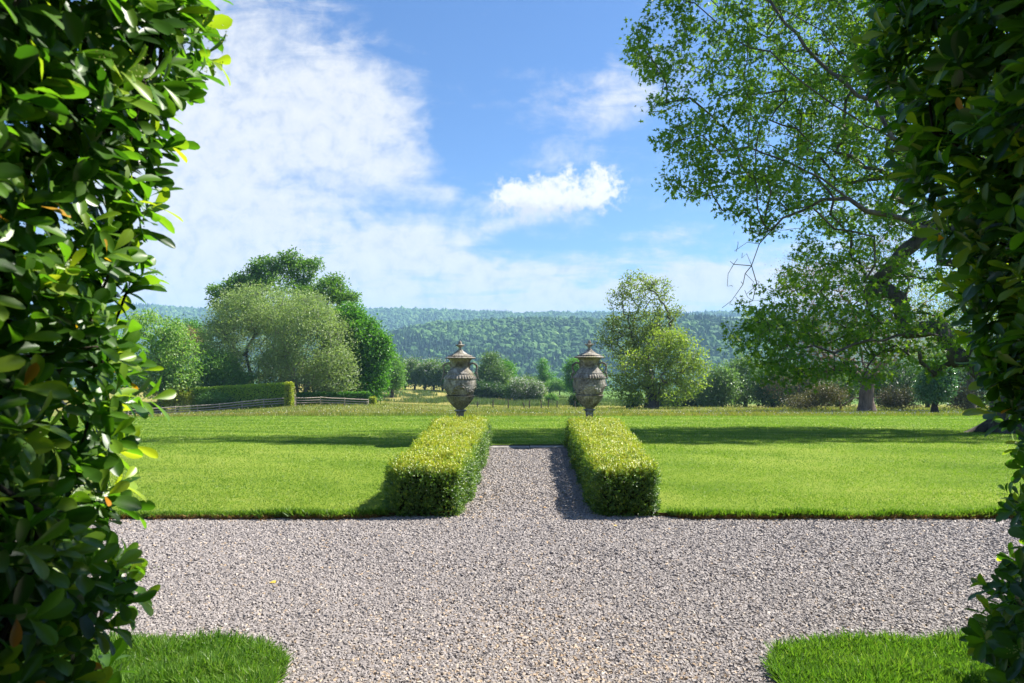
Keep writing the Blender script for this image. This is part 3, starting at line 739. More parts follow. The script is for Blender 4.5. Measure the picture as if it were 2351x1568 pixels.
def urn(loc, rot, label, src=None):
    if src is not None:
        r = src.copy(); COL.objects.link(r); r.location = loc; r.rotation_euler = (0, 0, rot); r['label'] = label
        for c in src.children:
            q = c.copy(); COL.objects.link(q); q.parent = r
            for d in c.children: e = d.copy(); COL.objects.link(e); e.parent = q
        return r
    root = empty('stone_urn', loc, label, 'urn', 'lidded stone urns at the end of the box hedges'); root.rotation_euler = (0, 0, rot)
    lathe('body', [(436, 205), (432, 214), (440, 214), (470, 187), (510, 164), (560, 153), (600, 162), (630, 186), (660, 214), (690, 236), (694, 243), (708, 245), (714, 252), (750, 272), (785, 284), (806, 288), (812, 286), (850, 294), (900, 294), (950, 286), (1000, 272), (1050, 256), (1092, 236), (1098, 226), (1101, 215)], root, body_disp, 260)
    lathe('bowl', [(1104, 225), (1105, 266), (1112, 270), (1124, 252), (1150, 240), (1200, 210), (1250, 172), (1300, 128), (1340, 88), (1362, 62)], root, bowl_disp, 208)
    ft = lathe('foot', [(1364, 60), (1368, 98), (1378, 110), (1390, 108), (1398, 84), (1410, 74), (1445, 66), (1450, 71), (1464, 71), (1470, 65), (1510, 68), (1545, 78), (1580, 100), (1610, 130), (1625, 160), (1640, 165), (1655, 165)], root, None, 64)
    lid = lathe('lid', [(238, 18), (255, 30), (290, 55), (320, 88), (350, 140), (368, 196), (374, 220), (388, 224), (392, 212), (400, 250), (408, 272), (420, 275), (432, 262), (436, 210)], root, lid_disp, 240)
    lathe('finial', [(103, 2), (108, 14), (125, 24), (150, 33), (166, 35), (172, 60), (178, 74), (184, 66), (200, 52), (215, 40), (228, 24), (240, 22)], lid, fin_disp, 96)
    for s in (1, -1):
        hp = [(155, 640), (165, 600), (172, 555), (205, 517), (250, 514), (298, 545), (312, 590), (304, 645), (282, 692), (262, 712)]
        hr = [14, 15, 16, 17, 19, 22, 18, 17, 22, 20]
        sp = [(290, 668), (306, 710), (316, 760), (335, 810), (368, 858)]; sr = [20, 19, 15, 10, 3]
        P_, F_, off = [], [], 0
        for pl, rr in ((hp, hr), (sp, sr)):
            A = np.array([(s * a * US, 0, uz(b)) for a, b in pl]); t = np.linspace(0, len(A) - 1, len(A) * 5)
            A2 = np.stack([np.interp(t, range(len(A)), A[:, c]) for c in range(3)], -1)
            for _ in range(3): A2[1:-1] = (A2[:-2] + A2[1:-1] * 2 + A2[2:]) / 4
            r2 = np.interp(t, range(len(A)), rr) * US * (1 + .12 * np.sin(t * 9))
            T = norm(np.gradient(A2, axis=0)); S = np.tile(np.array([[0, 1., 0]]), (len(T), 1)); B = np.cross(T, S)
            an = np.arange(10) / 10 * 2 * PI
            ring = A2[:, None] + r2[:, None, None] * (np.cos(an)[None, :, None] * S[:, None] * 1.35 + np.sin(an)[None, :, None] * B[:, None])
            P_.append(ring.reshape(-1, 3)); m = len(A2); i = np.arange(m - 1)[:, None] * 10; j = np.arange(10)[None]; a = off + i + j; b = off + i + (j + 1) % 10
            F_.append(np.stack([a, b, b + 10, a + 10], -1).reshape(-1, 4)); off += m * 10
        build('handle', np.concatenate(P_), [np.concatenate(F_)], M_URN, root, smooth=True)
    bevelbox('pedestal', -.24, .24, -.24, .24, -.02, uz(1655), M_URN, root, .02)
    return root
u1 = urn((-1.29, 12.92, .0), R(4), 'weathered lidded stone urn above the end of the left clipped hedge')
u2 = urn((1.155, 12.92, .012), R(177), 'weathered lidded stone urn above the end of the right clipped hedge', u1)

# ------------------------------------------------------------------ FOREGROUND HEDGE SIDES
def laurel_side(label, prof, y_near, y_far, seed, nsh, inner_dir, depth, group, ztop, flare, sizes=(.052, .090), zmin=0., tint=0., core=None, back=()):
    """prof(z) -> x of the inner face at y_far; face runs back to the near edge"""
    g = np.random.default_rng(seed)
    s = inner_dir  # +1: face looks towards +x
    org = (prof(1.6) - s * .4, (y_near + y_far) / 2, 0)
    root = empty('laurel_hedge', org, label, 'hedge', group)
    Z = zmin + g.random(nsh) * (ztop - zmin); t = g.random(nsh) ** .8
    Y = y_near + t * (y_far - y_near)
    X = prof(Z) - s * flare * (y_far - Y)
    dep = g.random(nsh) ** 1.7 * depth
    X = X - s * dep + s * (.05 * pn(Y * 6, Z * 7, 1, seed) + .03 * pn(Y * 15, Z * 16, 1, seed + 2))
    roundf = np.clip((Y - (y_far - .25)) / .25, 0, 1)
    X = X - s * roundf ** 2 * .10
    # far face too (seen past the corner from the side)
    m2 = g.random(nsh) < .22
    X = np.where(m2, prof(Z) - s * (.02 + g.random(nsh) * 1.3), X); Y = np.where(m2, y_far - g.random(nsh) * .25, Y)
    P = np.stack([X, Y, Z], -1)
    sd = norm(np.stack([s * (.75 + 0 * X), -.15 + .5 * roundf + m2 * .8, .55 + 0 * X], -1) + g.normal(size=(nsh, 3)) * .42)
    if core is not None:
        x0, x1, y0, y1, z1 = core; nc = 2600
        f_ = g.integers(0, 3, nc); cx = x0 + g.random(nc) * (x1 - x0); cy = y0 + g.random(nc) * (y1 - y0); cz = g.random(nc) * z1
        cx = np.where(f_ == 0, x0 if s < 0 else x1, cx); cy = np.where(f_ == 1, y1, cy); cz = np.where(f_ == 2, z1, cz)
        nd = np.zeros((nc, 3)); nd[f_ == 0, 0] = s; nd[f_ == 1, 1] = 1; nd[f_ == 2, 2] = 1
        P = np.concatenate([P, np.stack([cx, cy, cz], -1) + nd * (.05 + .1 * g.random((nc, 1)))]); sd = np.concatenate([sd, norm(nd + g.normal(size=(nc, 3)) * .45 + np.array([0, 0, .3]))]); nsh = len(P); Y = P[:, 1]
        cv_, cf_ = boxv(x0, x1, y0, y1, 0, z1); build('light_block', cv_, [cf_], M_CORE, root, origin=org)  # solid dark box added inside the hedge to stop sunlight and see-through
        for bx in back: cv_, cf_ = boxv(*bx); build('light_block', cv_, [cf_], M_CORE, root, origin=org)  # unseen bare boxes behind and above the camera, added to cut sky light
    m = 9
    c = np.repeat(P, m, 0); a = np.repeat(sd, m, 0); k = np.tile(np.arange(m), nsh)
    ang = k * 2.4 + np.repeat(g.random(nsh) * 6, m)
    ref = np.tile(np.array([[.1, .2, 1.]]), (nsh * m, 1)); p1 = norm(np.cross(a, ref)); p2 = np.cross(a, p1)
    rad = p1 * np.cos(ang)[:, None] + p2 * np.sin(ang)[:, None]
    pos = c + a * ((k - 4) * .011)[:, None]
    ax = norm(a * (.30 + .13 * k)[:, None] + rad + g.normal(size=(nsh * m, 3)) * .18)
    nr = norm(a * 1.0 - rad * .35 + g.normal(size=(nsh * m, 3)) * .25 + np.array([0, 0, .25]))
    sz = sizes[0] + (sizes[1] - sizes[0]) * g.random(nsh * m)
    sz = sz * (1 - .05 * np.clip(k - 5, 0, 4))
    age = np.clip(np.repeat(g.random(nsh) * .55, m) + .05 * k + g.normal(size=nsh * m) * .08 + tint, 0, 1)
    old = (g.random(nsh * m) < .006)
    keep = ~old
    V1 = scatter(L_OBO[0], L_OBO[1], pos[keep], ax[keep], nr[keep], sz[keep], .8 + .45 * g.random(keep.sum()), age[keep])
    build('foliage', V1[0], V1[1], M_LAUREL, root, rnd=V1[2], smooth=True, origin=org)
    V2 = scatter(L_OBO[0], L_OBO[1], pos[old], ax[old], nr[old], sz[old] * .7, 1., g.random(old.sum()))
    build('old_leaves', V2[0], V2[1], M_FLOWL, root, rnd=V2[2], smooth=True, origin=org)
    # flower buds: tiny panicles on some shoot tips
    ft = np.where(g.random(nsh) < .10)[0]
    bc = np.repeat(P[ft] + sd[ft] * .05, 26, 0) + g.normal(size=(len(ft) * 26, 3)) * .014 + np.repeat(sd[ft], 26, 0) * (g.random((len(ft) * 26, 1)) * .04)
    V3 = scatter([(-.5, 0, 0), (.5, 0, 0), (0, .9, .2), (0, .4, .6)], [np.array([(0, 1, 2), (0, 3, 1), (1, 3, 2), (2, 3, 0)])], bc, rand_dirs(len(bc), 0, g), rand_dirs(len(bc), 0, g), .0045)
    build('flower_buds', V3[0], V3[1], M_BUD, root, rnd=V3[2], origin=org)
    # branches
    st = []
    nst = 5
    A_all, V_all, F_all, off = None, [], [], 0
    for q in range(nst):
        bx = prof(1.0) - s * (.16 + .22 * (q % 3)); by = y_near + (q + .5) / nst * (y_far - y_near)
        skel = [[(bx - s * .1, by, 0), (bx, by, 1.0), (bx - s * .02, by + .05, 1.9), (bx + (prof(2.6) - prof(1.0)), by, ztop - .3)]]
        sel = np.where((np.abs(Y - by) < .22) & (g.random(nsh) < .16))[0][:60]
        A, par, rad_ = grow(skel, P[sel], g, .03, .16, .0035, 2.4, rbase=.028)
        v, f = tubes(A, par, rad_); V_all.append(v); F_all.append(f[0] + off); off += len(v)
    build('branches', np.concatenate(V_all), [np.concatenate(F_all)], M_BARKD, root, smooth=True, origin=org)
    return root
def pL(z):  # inner face of the left side (at y_far = 1.75)
    py = CY - (np.asarray(z) - EYE) / 1.75 * F
    px = np.interp(py, [-700, -60, 60, 200, 330, 400, 480, 560, 640, 700, 850, 950, 1010, 1100, 1200, 1330, 1430, 1568, 2200], [640, 515, 520, 505, 480, 445, 385, 350, 350, 350, 352, 345, 305, 320, 325, 360, 315, 285, 285])
    return (px - CX) / F * 1.75
def pR(z):
    py = CY - (np.asarray(z) - EYE) / 2.3 * F
    px = np.interp(py, [-900, -60, 60, 160, 300, 420, 520, 620, 720, 880, 950, 1000, 1080, 1140, 1250, 1330, 1400, 1500, 1568, 2400], [1700, 2010, 1985, 1960, 2030, 2045, 2100, 2130, 2190, 2250, 2260, 2420, 2440, 2310, 2320, 2250, 2185, 2250, 2245, 2245])
    return (px - CX) / F * 2.3
laurel_side('bright green glossy evergreen hedge side framing the left edge of the view', pL, .85, 1.75, 31, 2050, 1, .5, 'two sides of the clipped evergreen opening', 3.4, -.10, core=(-2.6, -1.5, 1.0, 1.65, 3.2), back=((-3.0, -1.15, -1.6, .65, 0, 2.7),))
laurel_side('dark shaded evergreen hedge side framing the right edge of the view', pR, .95, 2.3, 32, 3900, -1, .60, 'two sides of the clipped evergreen opening', 3.9, -.12, core=(2.45, 3.9, 1.2, 3.3, 5.5), back=((1.15, 3.2, -1.6, .75, 0, 3.4), (-3.0, 3.2, -1.6, .5, 2.75, 3.3)))  # tall core stands out of view, added to shade the lower left side

# ------------------------------------------------------------------ LEAFY CLIPPED HEDGES, FENCES
def block_hedge(name, label, pa, pb, Ya, Yb, h, thick, mat, n, seed, size=.14, cat='hedge', zdrop=0., group=None, lump=.06):
    """hedge running from sight line pa at Ya to pb at Yb"""
    g = np.random.default_rng(seed)
    a = np.array([(pa - CX) / F * Ya, Ya]); b = np.array([(pb - CX) / F * Yb, Yb]); L = np.linalg.norm(b - a); d = (b - a) / L; nn = np.array([-d[1], d[0]])
    c = g.choice(5, n, p=np.array([L * thick, L * h, L * h, thick * h, thick * h]) / (L * thick + 2 * L * h + 2 * thick * h))
    t = g.random(n) * L; w = (g.random(n) - .5) * thick; z = g.random(n) * h
    t = np.where(c == 3, 0, np.where(c == 4, L, t)); w = np.where(c == 1, -thick / 2, np.where(c == 2, thick / 2, w)); z = np.where(c == 0, h, z)
    nr = np.zeros((n, 3)); nr[c == 0, 2] = 1; nr[c == 1, :2] = -nn; nr[c == 2, :2] = nn; nr[c == 3, :2] = -d; nr[c == 4, :2] = d
    XY = a + d * t[:, None] + nn * w[:, None]
    P = np.stack([XY[:, 0], XY[:, 1], gz(XY[:, 0], XY[:, 1]) + z - zdrop], -1)
    P += nr * (lump * (pn(t * 1.5, z * 2 + w * 2, 1., 4) + g.normal(size=n) * .7))[:, None]
    root = empty(name, (a[0], a[1], gzs(*a)), label, cat, group); org = (a[0], a[1], gzs(*a))
    V = scatter(L_SIMPLE[0], L_SIMPLE[1], P, norm(nr * .5 + rand_dirs(n, 0, g)), norm(nr + .5 * rand_dirs(n, 0, g)), size * (.7 + .6 * g.random(n)), 1.2, np.clip(g.random(n) * .75 + .25 * (c == 0), 0, 1))
    build('foliage', V[0], V[1], mat, root, rnd=V[2], origin=org)
    # woody core
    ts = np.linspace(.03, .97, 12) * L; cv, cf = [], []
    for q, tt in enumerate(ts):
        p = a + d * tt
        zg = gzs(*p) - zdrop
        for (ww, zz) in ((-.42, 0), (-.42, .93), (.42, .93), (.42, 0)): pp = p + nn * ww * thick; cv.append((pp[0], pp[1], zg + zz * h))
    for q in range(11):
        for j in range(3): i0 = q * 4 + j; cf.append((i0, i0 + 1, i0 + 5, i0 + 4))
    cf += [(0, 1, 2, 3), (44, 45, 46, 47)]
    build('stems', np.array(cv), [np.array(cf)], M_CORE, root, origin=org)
    return root
HED = 'beech hedges behind the rail fence'
block_hedge('beech_hedge', 'long clipped green beech hedge behind the rail fence, left of the willow trunk', 446, 664, 84, 83.0, 2.85, 1.3, M_BEECH, 26000, 41, .17, group=HED)
block_hedge('beech_hedge', 'low dark beech hedge behind the right run of rail fence under the sycamore', 684, 848, 85.5, 88, 1.6, 1.2, M_SYC, 13000, 42, .17, group=HED)
block_hedge('beech_pillar', 'narrow yellow-green clipped hedge end growing through the rail fence', 657, 671, 81.3, 81.3, 2.9, .8, M_YHEDGE, 3800, 43, .15, zdrop=.1)
block_hedge('yellow_bush', 'small yellow clipped bush at the far right end of the rail fence', 851, 862, 87, 87, 1.0, .7, M_YHEDGE, 900, 44, .14)
block_hedge('low_yellow_hedge', 'low bright yellow hedge at the far left beside the cherry trunk', 296, 360, 86, 86, 1.35, 1.2, M_YHEDGE, 5000, 45, .16)

M_RAIL = surf_mat('fence_wood', lambda k, p: k.ramp(k.noise(p, 6, 5, .7), [(.3, (.26, .215, .17)), (.6, (.48, .40, .32)), (.8, (.60, .52, .42))]), .9, (20, .5, .01))
def tube_pts(A, r, ns=6):
    A = np.array(A, float); T = norm(np.gradient(A, axis=0)); ref = np.array([0, 0, 1.]) if abs(T[0, 2]) < .9 else np.array([1., 0, 0])
    S = norm(np.cross(T, ref)); B = np.cross(S, T); an = np.arange(ns) / ns * 2 * PI + .3
    ring = A[:, None] + np.broadcast_to(r, (len(A),))[:, None, None] * (np.cos(an)[None, :, None] * S[:, None] + np.sin(an)[None, :, None] * B[:, None])
    m = len(A); i = np.arange(m - 1)[:, None] * ns; j = np.arange(ns)[None]; a = i + j; b = i + (j + 1) % ns
    f = [np.stack([a, b, b + ns, a + ns], -1).reshape(-1, 4), np.array([list(range(ns))[::-1], [(m - 1) * ns + q for q in range(ns)]])]
    return ring.reshape(-1, 3), f
def rail_fence(label, pts, seed):
    """pts: (px, y of top rail, Y)"""
    g = np.random.default_rng(seed)
    top = np.array([W(*p) for p in pts]); org = (top[0, 0], top[0, 1], gzs(top[0, 0], top[0, 1]))
    root = empty('rail_fence', org, label, 'fence', 'wooden post and rail fence runs')
    d = np.concatenate([[0], np.cumsum(np.linalg.norm(np.diff(top, axis=0), axis=1))]); L = d[-1]
    n = max(2, int(L / 2.4)); ts = np.linspace(0, L, n + 1)
    P = np.stack([np.interp(ts, d, top[:, c]) for c in range(3)], -1)
    P[:, 2] += g.normal(size=len(P)) * .025
    for p in P:
        zt = p[2] + .10; zb = min(gzs(p[0], p[1]) - .2, p[2] - .85)
        v, f = tube_pts([(p[0], p[1] + .08, zb), (p[0] + g.normal() * .01, p[1] + .08, (zb + zt) / 2), (p[0] + g.normal() * .02, p[1] + .08, zt)], .06)
        build('post', v, f, M_RAIL, root, origin=org)
    for k in range(3):
        for a, b in zip(P[:-1], P[1:]):
            dz = np.array([0, 0, -.29 * k]); q = g.normal(size=(2, 3)) * .012
            v, f = tube_pts([a + dz + q[0], (a + b) / 2 + dz + (0, 0, -.02), b + dz + q[1]], .062 - .004 * k)
            build('rail', v, f, M_RAIL, root, origin=org)
    return root
rail_fence('long run of weathered three-rail wooden fence left of the beech hedge end', [(236, 946, 78), (296, 941, 79), (371, 937, 80), (455, 931, 80.5), (525, 925.5, 81), (566, 920.5, 81.5), (600, 918.5, 81.8), (654, 914, 82)], 51)
rail_fence('short run of three-rail wooden fence right of the beech hedge end', [(679, 913.5, 82.4), (721, 912.2, 83.5), (771, 914, 84.5), (845, 917.6, 86)], 52)
p = W(676, 907, 82.2); v, f = tube_pts([(p[0], p[1], gzs(p[0], p[1]) - .2), (p[0], p[1], p[2] - .4), (p[0], p[1], p[2] + .1)], .10)
o = build('gate_post', v, f, M_RAIL, origin=(p[0], p[1], gzs(p[0], p[1]))); o.location = (p[0], p[1], gzs(p[0], p[1])); tagit(o, 'taller wooden post between the two runs of rail fence', 'post')
nm = ['first', 'second', 'third', 'fourth', 'fifth', 'sixth', 'seventh', 'eighth', 'ninth']
M_POST = surf_mat('post_wood', lambda k, p: k.ramp(k.noise(p, 8, 4, .7), [(.3, (.05, .045, .04)), (.7, (.13, .11, .09))]), .9)
for i, (px, h) in enumerate(((1096, 5), (1131.6, 8), (1167, 9.5), (1202.5, 5.5), (1216, 8), (1242.7, 8.5), (1258.5, 9), (1279, 7), (1320.8, 7))):
    Yp = 92 + 1.6 * i; X = (px - CX) / F * Yp; z = gzs(X, Yp); hh = 1.0 * h / 8.5 + .25; g = np.random.default_rng(i)
    v, f = tube_pts([(0, 0, -.3), (g.normal() * .03, 0, hh * .5), (g.normal() * .05, 0, hh)], .085); f = f
    o = build('fence_post', v, f, M_POST); o.location = (X, Yp, z)
    tagit(o, f'dark wooden field post between the urns, {nm[i]} from the left', 'post', 'posts of the field fence between the urns')

# ------------------------------------------------------------------ TREES
tree('willow', 'round grey-green willow whose grey trunk splits low, right of the beech hedge end', 'tree', 694, 88, [(715, 800, 105, 105), (690, 730, 85, 65), (760, 860, 65, 55), (650, 850, 60, 60)],
     M_WILLOW, M_BARKL, 'grey-green willows behind the fence', 61, nleaf=30, rc=.46, size=.30, proto=L_WILLOW, trunk_top=.45, rbase=.55, stems=6, spread=2.6, ncl=1150, seg=.9, shell=.35, r_tip=.016)
tree('willow', 'broad grey-green willow with several dark stems rising behind the beech hedge', 'tree', 590, 92, [(575, 790, 115, 110), (600, 715, 85, 65), (500, 800, 50, 80), (540, 720, 60, 60)],
     M_WILLOW, M_BARK, 'grey-green willows behind the fence', 62, nleaf=30, rc=.46, size=.30, proto=L_WILLOW, trunk_top=.4, rbase=.5, stems=6, spread=2.8, ncl=1150, seg=.9, shell=.35, r_tip=.016)
tree('oak', 'tall clumpy green oak whose top rises behind both willows', 'tree', 650, 112, [(640, 690, 95, 70), (560, 670, 55, 38), (735, 700, 60, 60), (525, 690, 40, 32), (610, 612, 30, 24, 0, 1.4), (650, 608, 25, 24, 0, 1.4), (695, 625, 34, 28, 0, 1.3), (755, 665, 42, 30), (790, 684, 30, 20, 0, 1.2), (575, 640, 35, 25), (590, 618, 20, 14, 0, 1.6), (668, 592, 20, 14, 0, 1.6), (722, 606, 18, 15, 0, 1.6), (800, 680, 18, 12, 0, 1.6), (768, 645, 18, 14, 0, 1.6), (545, 650, 20, 14, 0, 1.6), (500, 668, 18, 12, 0, 1.5)],
     M_OAKB, M_BARK, None, 63, nleaf=32, rc=.42, size=.42, trunk_top=.6, rbase=.8, ncl=950, seg=1.4, shell=.5)
tree('sycamore', 'dense bright green sycamore at the right end of the rail fence', 'tree', 815, 93, [(822, 790, 58, 75), (858, 830, 42, 60), (840, 880, 52, 36), (800, 730, 36, 36), (760, 860, 60, 45), (875, 800, 24, 40), (790, 810, 60, 80)],
     M_SYC, M_BARK, None, 64, nleaf=32, rc=.42, size=.40, trunk_top=.5, rbase=.45, ncl=1200, seg=1.2, shell=.6)
tree('hedgerow_tree', 'pale green rounded tree just behind the right flank of the sycamore', 'tree', 900, 140, [(895, 850, 28, 42), (905, 870, 18, 28)], M_SHRUB, M_BARK, None, 65, nleaf=50, rc=.7, size=.42, rbase=.3, ncl=170, seg=1.5)
tree('cherry', 'leafy pale green cherry tree with a short dark trunk behind the fence at left', 'tree', 368, 84, [(395, 800, 55, 70), (350, 750, 60, 35), (420, 860, 45, 45), (340, 850, 60, 55), (390, 880, 60, 30)],
     M_CHERRY, M_BARK, None, 66, nleaf=22, rc=.5, size=.36, trunk_top=.3, rbase=.4, ncl=560, seg=.9, droop=.9, shell=.3)
tree('apple_tree', 'light green tree seen through the foreground leaves at the far left', 'tree', 60, 80, [(60, 800, 110, 80), (150, 780, 90, 60), (230, 830, 70, 80)], M_CHERRY, M_BARK, None, 67, nleaf=26, rc=.6, size=.36, trunk_top=.4, rbase=.35, ncl=460, seg=1.2)
tree('shrub', 'loose mid-green shrub rising between the cherry and the willows', 'shrub', 505, 87, [(500, 850, 45, 45), (480, 870, 45, 30), (530, 870, 35, 28), (555, 880, 30, 22)], M_SHRUB, M_BARK, None, 68, nleaf=40, rc=.5, size=.30, rbase=.16, stems=4, spread=1.5, ncl=300, seg=1, trunk_top=.5)
tree('bronze_bush', 'brown-leaved rounded bush low behind the cherry crown', 'shrub', 425, 118, [(418, 780, 34, 26), (400, 800, 30, 26)], M_BROWN, M_BARKB, None, 69, nleaf=50, rc=.6, size=.3, rbase=.25, ncl=160, seg=1.3)
tree('background_tree', 'small green treetop just left of the broad willow', 'tree', 440, 128, [(440, 760, 28, 22), (455, 790, 26, 34)], M_SYC, M_BARK, None, 70, nleaf=50, rc=.7, size=.36, rbase=.25, ncl=130, seg=1.5)
tree('low_shrub', 'low green shrub in front of the long beech hedge', 'shrub', 500, 82.6, [(492, 915, 22, 12), (515, 918, 18, 10), (470, 921, 14, 8)], M_SHRUB, M_BARK, None, 71, nleaf=40, rc=.3, size=.22, rbase=.06, ncl=110, seg=.6, stems=3, spread=.6)
tree('golden_shrub', 'golden-yellow shrub under the cherry crown behind the fence', 'shrub', 405, 83, [(410, 905, 24, 22), (390, 915, 20, 16), (430, 912, 8, 18)], M_YHEDGE, M_BARK, None, 72, nleaf=44, rc=.35, size=.22, rbase=.08, ncl=150, seg=.6, stems=3, spread=.6)

HG = 'hawthorns of the far hedgerow left of the left urn'
hx = [(912, 855, 20, 26), (930, 852, 18, 26), (952, 850, 22, 28), (975, 853, 18, 27), (996, 851, 20, 30), (1016, 856, 18, 26), (1040, 858, 18, 26)]
hn = ['first and darkest', 'second', 'third', 'fourth', 'fifth', 'sixth', 'seventh, just behind the left urn,']
for i, (a, b, c, d) in enumerate(hx):
    Yh = 205 - 2 * i
    root, T, g, org = tree('hawthorn', f'dark rounded hawthorn in the far hedgerow, {hn[i]} from the left', 'tree', a, Yh, [(a, b + 3, c, d), (a + 3, b + 17, c * .9, d * .6)], M_HAW if i else M_DARK, M_BARKD, HG, 80 + i, nleaf=40, rc=.8, size=.5, rbase=.2, ncl=110, seg=1.5, stems=2, spread=.8, r_tip=.02)
    if i in (2, 3, 4, 5):
        tp = T[T[:, 2] > np.percentile(T[:, 2], 62 if i == 4 else 78)]
        V = foliage(tp, 16, .8, .34, L_SIMPLE, g); build('blossom', V[0], V[1], M_BLOSS, root, rnd=V[2], origin=org)
tree('field_tree', 'grey-green pointed tree in the field just right of the left urn', 'tree', 1130, 162, [(1128, 840, 22, 30), (1132, 868, 36, 30), (1115, 885, 30, 22), (1150, 880, 22, 28)], M_GREYG, M_BARK, None, 90, nleaf=52, rc=.8, size=.44, rbase=.35, ncl=330, seg=1.5)
tree('field_tree', 'dark green rounded tree tucked behind the pointed field tree', 'tree', 1163, 168, [(1160, 862, 20, 34), (1168, 875, 14, 22)], M_SYC, M_BARK, None, 91, nleaf=50, rc=.8, size=.42, rbase=.3, ncl=150, seg=1.5)
tree('field_bush', 'dark rounded bush at the foot of the pointed field tree', 'shrub', 1108, 155, [(1105, 893, 20, 14), (1135, 896, 20, 12), (1160, 900, 14, 10)], M_DARK, M_BARKD, None, 92, nleaf=50, rc=.6, size=.4, rbase=.15, ncl=150, seg=1.2)
for (px, e, sd, lb, tp0) in ((1192, [(1194, 893, 26, 24), (1180, 900, 18, 18)], 93, 'white-blossomed hawthorn, the larger of the pair in the field', 25), (1230, [(1229, 899, 15, 21)], 94, 'white-blossomed hawthorn, the smaller of the pair in the field', 30)):
    root, T, g, org = tree('hawthorn', lb, 'tree', px, 150, e, M_HAW, M_BARKD, 'white-blossomed hawthorns in the field', sd, nleaf=34, rc=.6, size=.38, rbase=.16, ncl=190, seg=1.2, stems=3, spread=.8)
    k = (T[:, 2] > np.percentile(T[:, 2], tp0)) & ((T[:, 0] > np.percentile(T[:, 0], 22)) | (sd == 94))
    V = foliage(T[k], 26, .62, .30, L_SIMPLE, g); build('blossom', V[0], V[1], M_BLOSS, root, rnd=V[2], origin=org)
tree('field_bush', 'green domed bush peeping over the white hawthorns', 'shrub', 1212, 158, [(1210, 882, 22, 14)], M_GREYG, M_BARK, None, 95, nleaf=50, rc=.6, size=.36, rbase=.15, ncl=100, seg=1.2)
tree('ivy_tree', 'thin leaning ivy-covered tree with a forked pale stem in the valley field', 'tree', 1262, 225, [(1246, 838, 8, 14), (1250, 858, 9, 18), (1262, 872, 13, 16), (1240, 880, 16, 16)], M_SYC, M_BARKL, None, 96, nleaf=44, rc=.7, size=.5, rbase=.3, ncl=120, seg=2, trunk_top=.8)
tree('field_bush', 'spreading green bush right of the ivy-covered tree', 'shrub', 1285, 215, [(1283, 884, 18, 12), (1262, 888, 14, 10), (1305, 890, 14, 8)], M_SHRUB, M_BARK, None, 97, nleaf=50, rc=.7, size=.46, rbase=.15, ncl=110, seg=1.5)
tree('small_bush', 'tiny lone green bush in the pale field right of the white hawthorns', 'shrub', 1266, 142, [(1266, 914, 11, 8), (1272, 918, 7, 5)], M_SHRUB, M_BARK, None, 98, nleaf=40, rc=.3, size=.28, rbase=.08, ncl=60, seg=.8)
tree('field_tree', 'dark green tree directly behind the neck of the right urn', 'tree', 1318, 175, [(1318, 850, 18, 28), (1314, 876, 16, 20), (1335, 880, 20, 26)], M_SYC, M_BARK, None, 99, nleaf=50, rc=.7, size=.44, rbase=.3, ncl=190, seg=1.5)
tree('field_bush', 'small dark bush at the left foot of the right urn bowl', 'shrub', 1322, 110, [(1320, 918, 10, 12), (1328, 926, 8, 8)], M_DARK, M_BARKD, None, 100, nleaf=44, rc=.3, size=.26, rbase=.08, ncl=70, seg=.8)

tree('tall_oak', 'tall sparse open-crowned tree with bare limbs showing, right of the right urn', 'tree', 1490, 93, [(1465, 665, 52, 42, 0, .9), (1515, 672, 34, 34, 0, .8), (1550, 712, 26, 14, 0, .9), (1425, 745, 40, 36, 0, .9), (1480, 740, 60, 55, 0, .9), (1395, 775, 26, 26, 0, .8), (1525, 740, 34, 32, 0, .7), (1415, 690, 22, 26, 0, .7), (1500, 790, 60, 45, 0, .9), (1440, 800, 50, 40, 0, .9)],
     leaf_mat('olive_leaf', [(.08, .12, .025), (.13, .17, .03), (.20, .22, .05)], trans=.38), M_BARK, None, 101, nleaf=15, rc=.36, size=.34, trunk_top=.72, rbase=.55, ncl=620, seg=1.0, shell=.2, r_tip=.022)
tree('field_oak', 'wide yellow-green oak with a thick dark trunk below the tall sparse tree', 'tree', 1498, 88, [(1565, 810, 50, 52), (1580, 860, 50, 45), (1530, 790, 50, 50), (1450, 840, 45, 40), (1425, 890, 38, 34), (1470, 900, 50, 34), (1540, 900, 60, 32), (1500, 850, 60, 50), (1605, 830, 22, 34), (1390, 850, 22, 26, 0, .5)],
     M_YOAK, M_BARK, None, 102, nleaf=13, rc=.40, size=.36, trunk_top=.6, rbase=.62, ncl=760, seg=1.0, shell=.3)
tree('sapling', 'small dark sapling under the left side of the yellow-green oak', 'tree', 1453, 92, [(1452, 925, 12, 12), (1462, 915, 10, 10)], M_DARK, M_BARKD, None, 103, nleaf=34, rc=.35, size=.28, rbase=.08, ncl=50, seg=.7)
GC = 'dark copse trees behind the right side of the lawn'
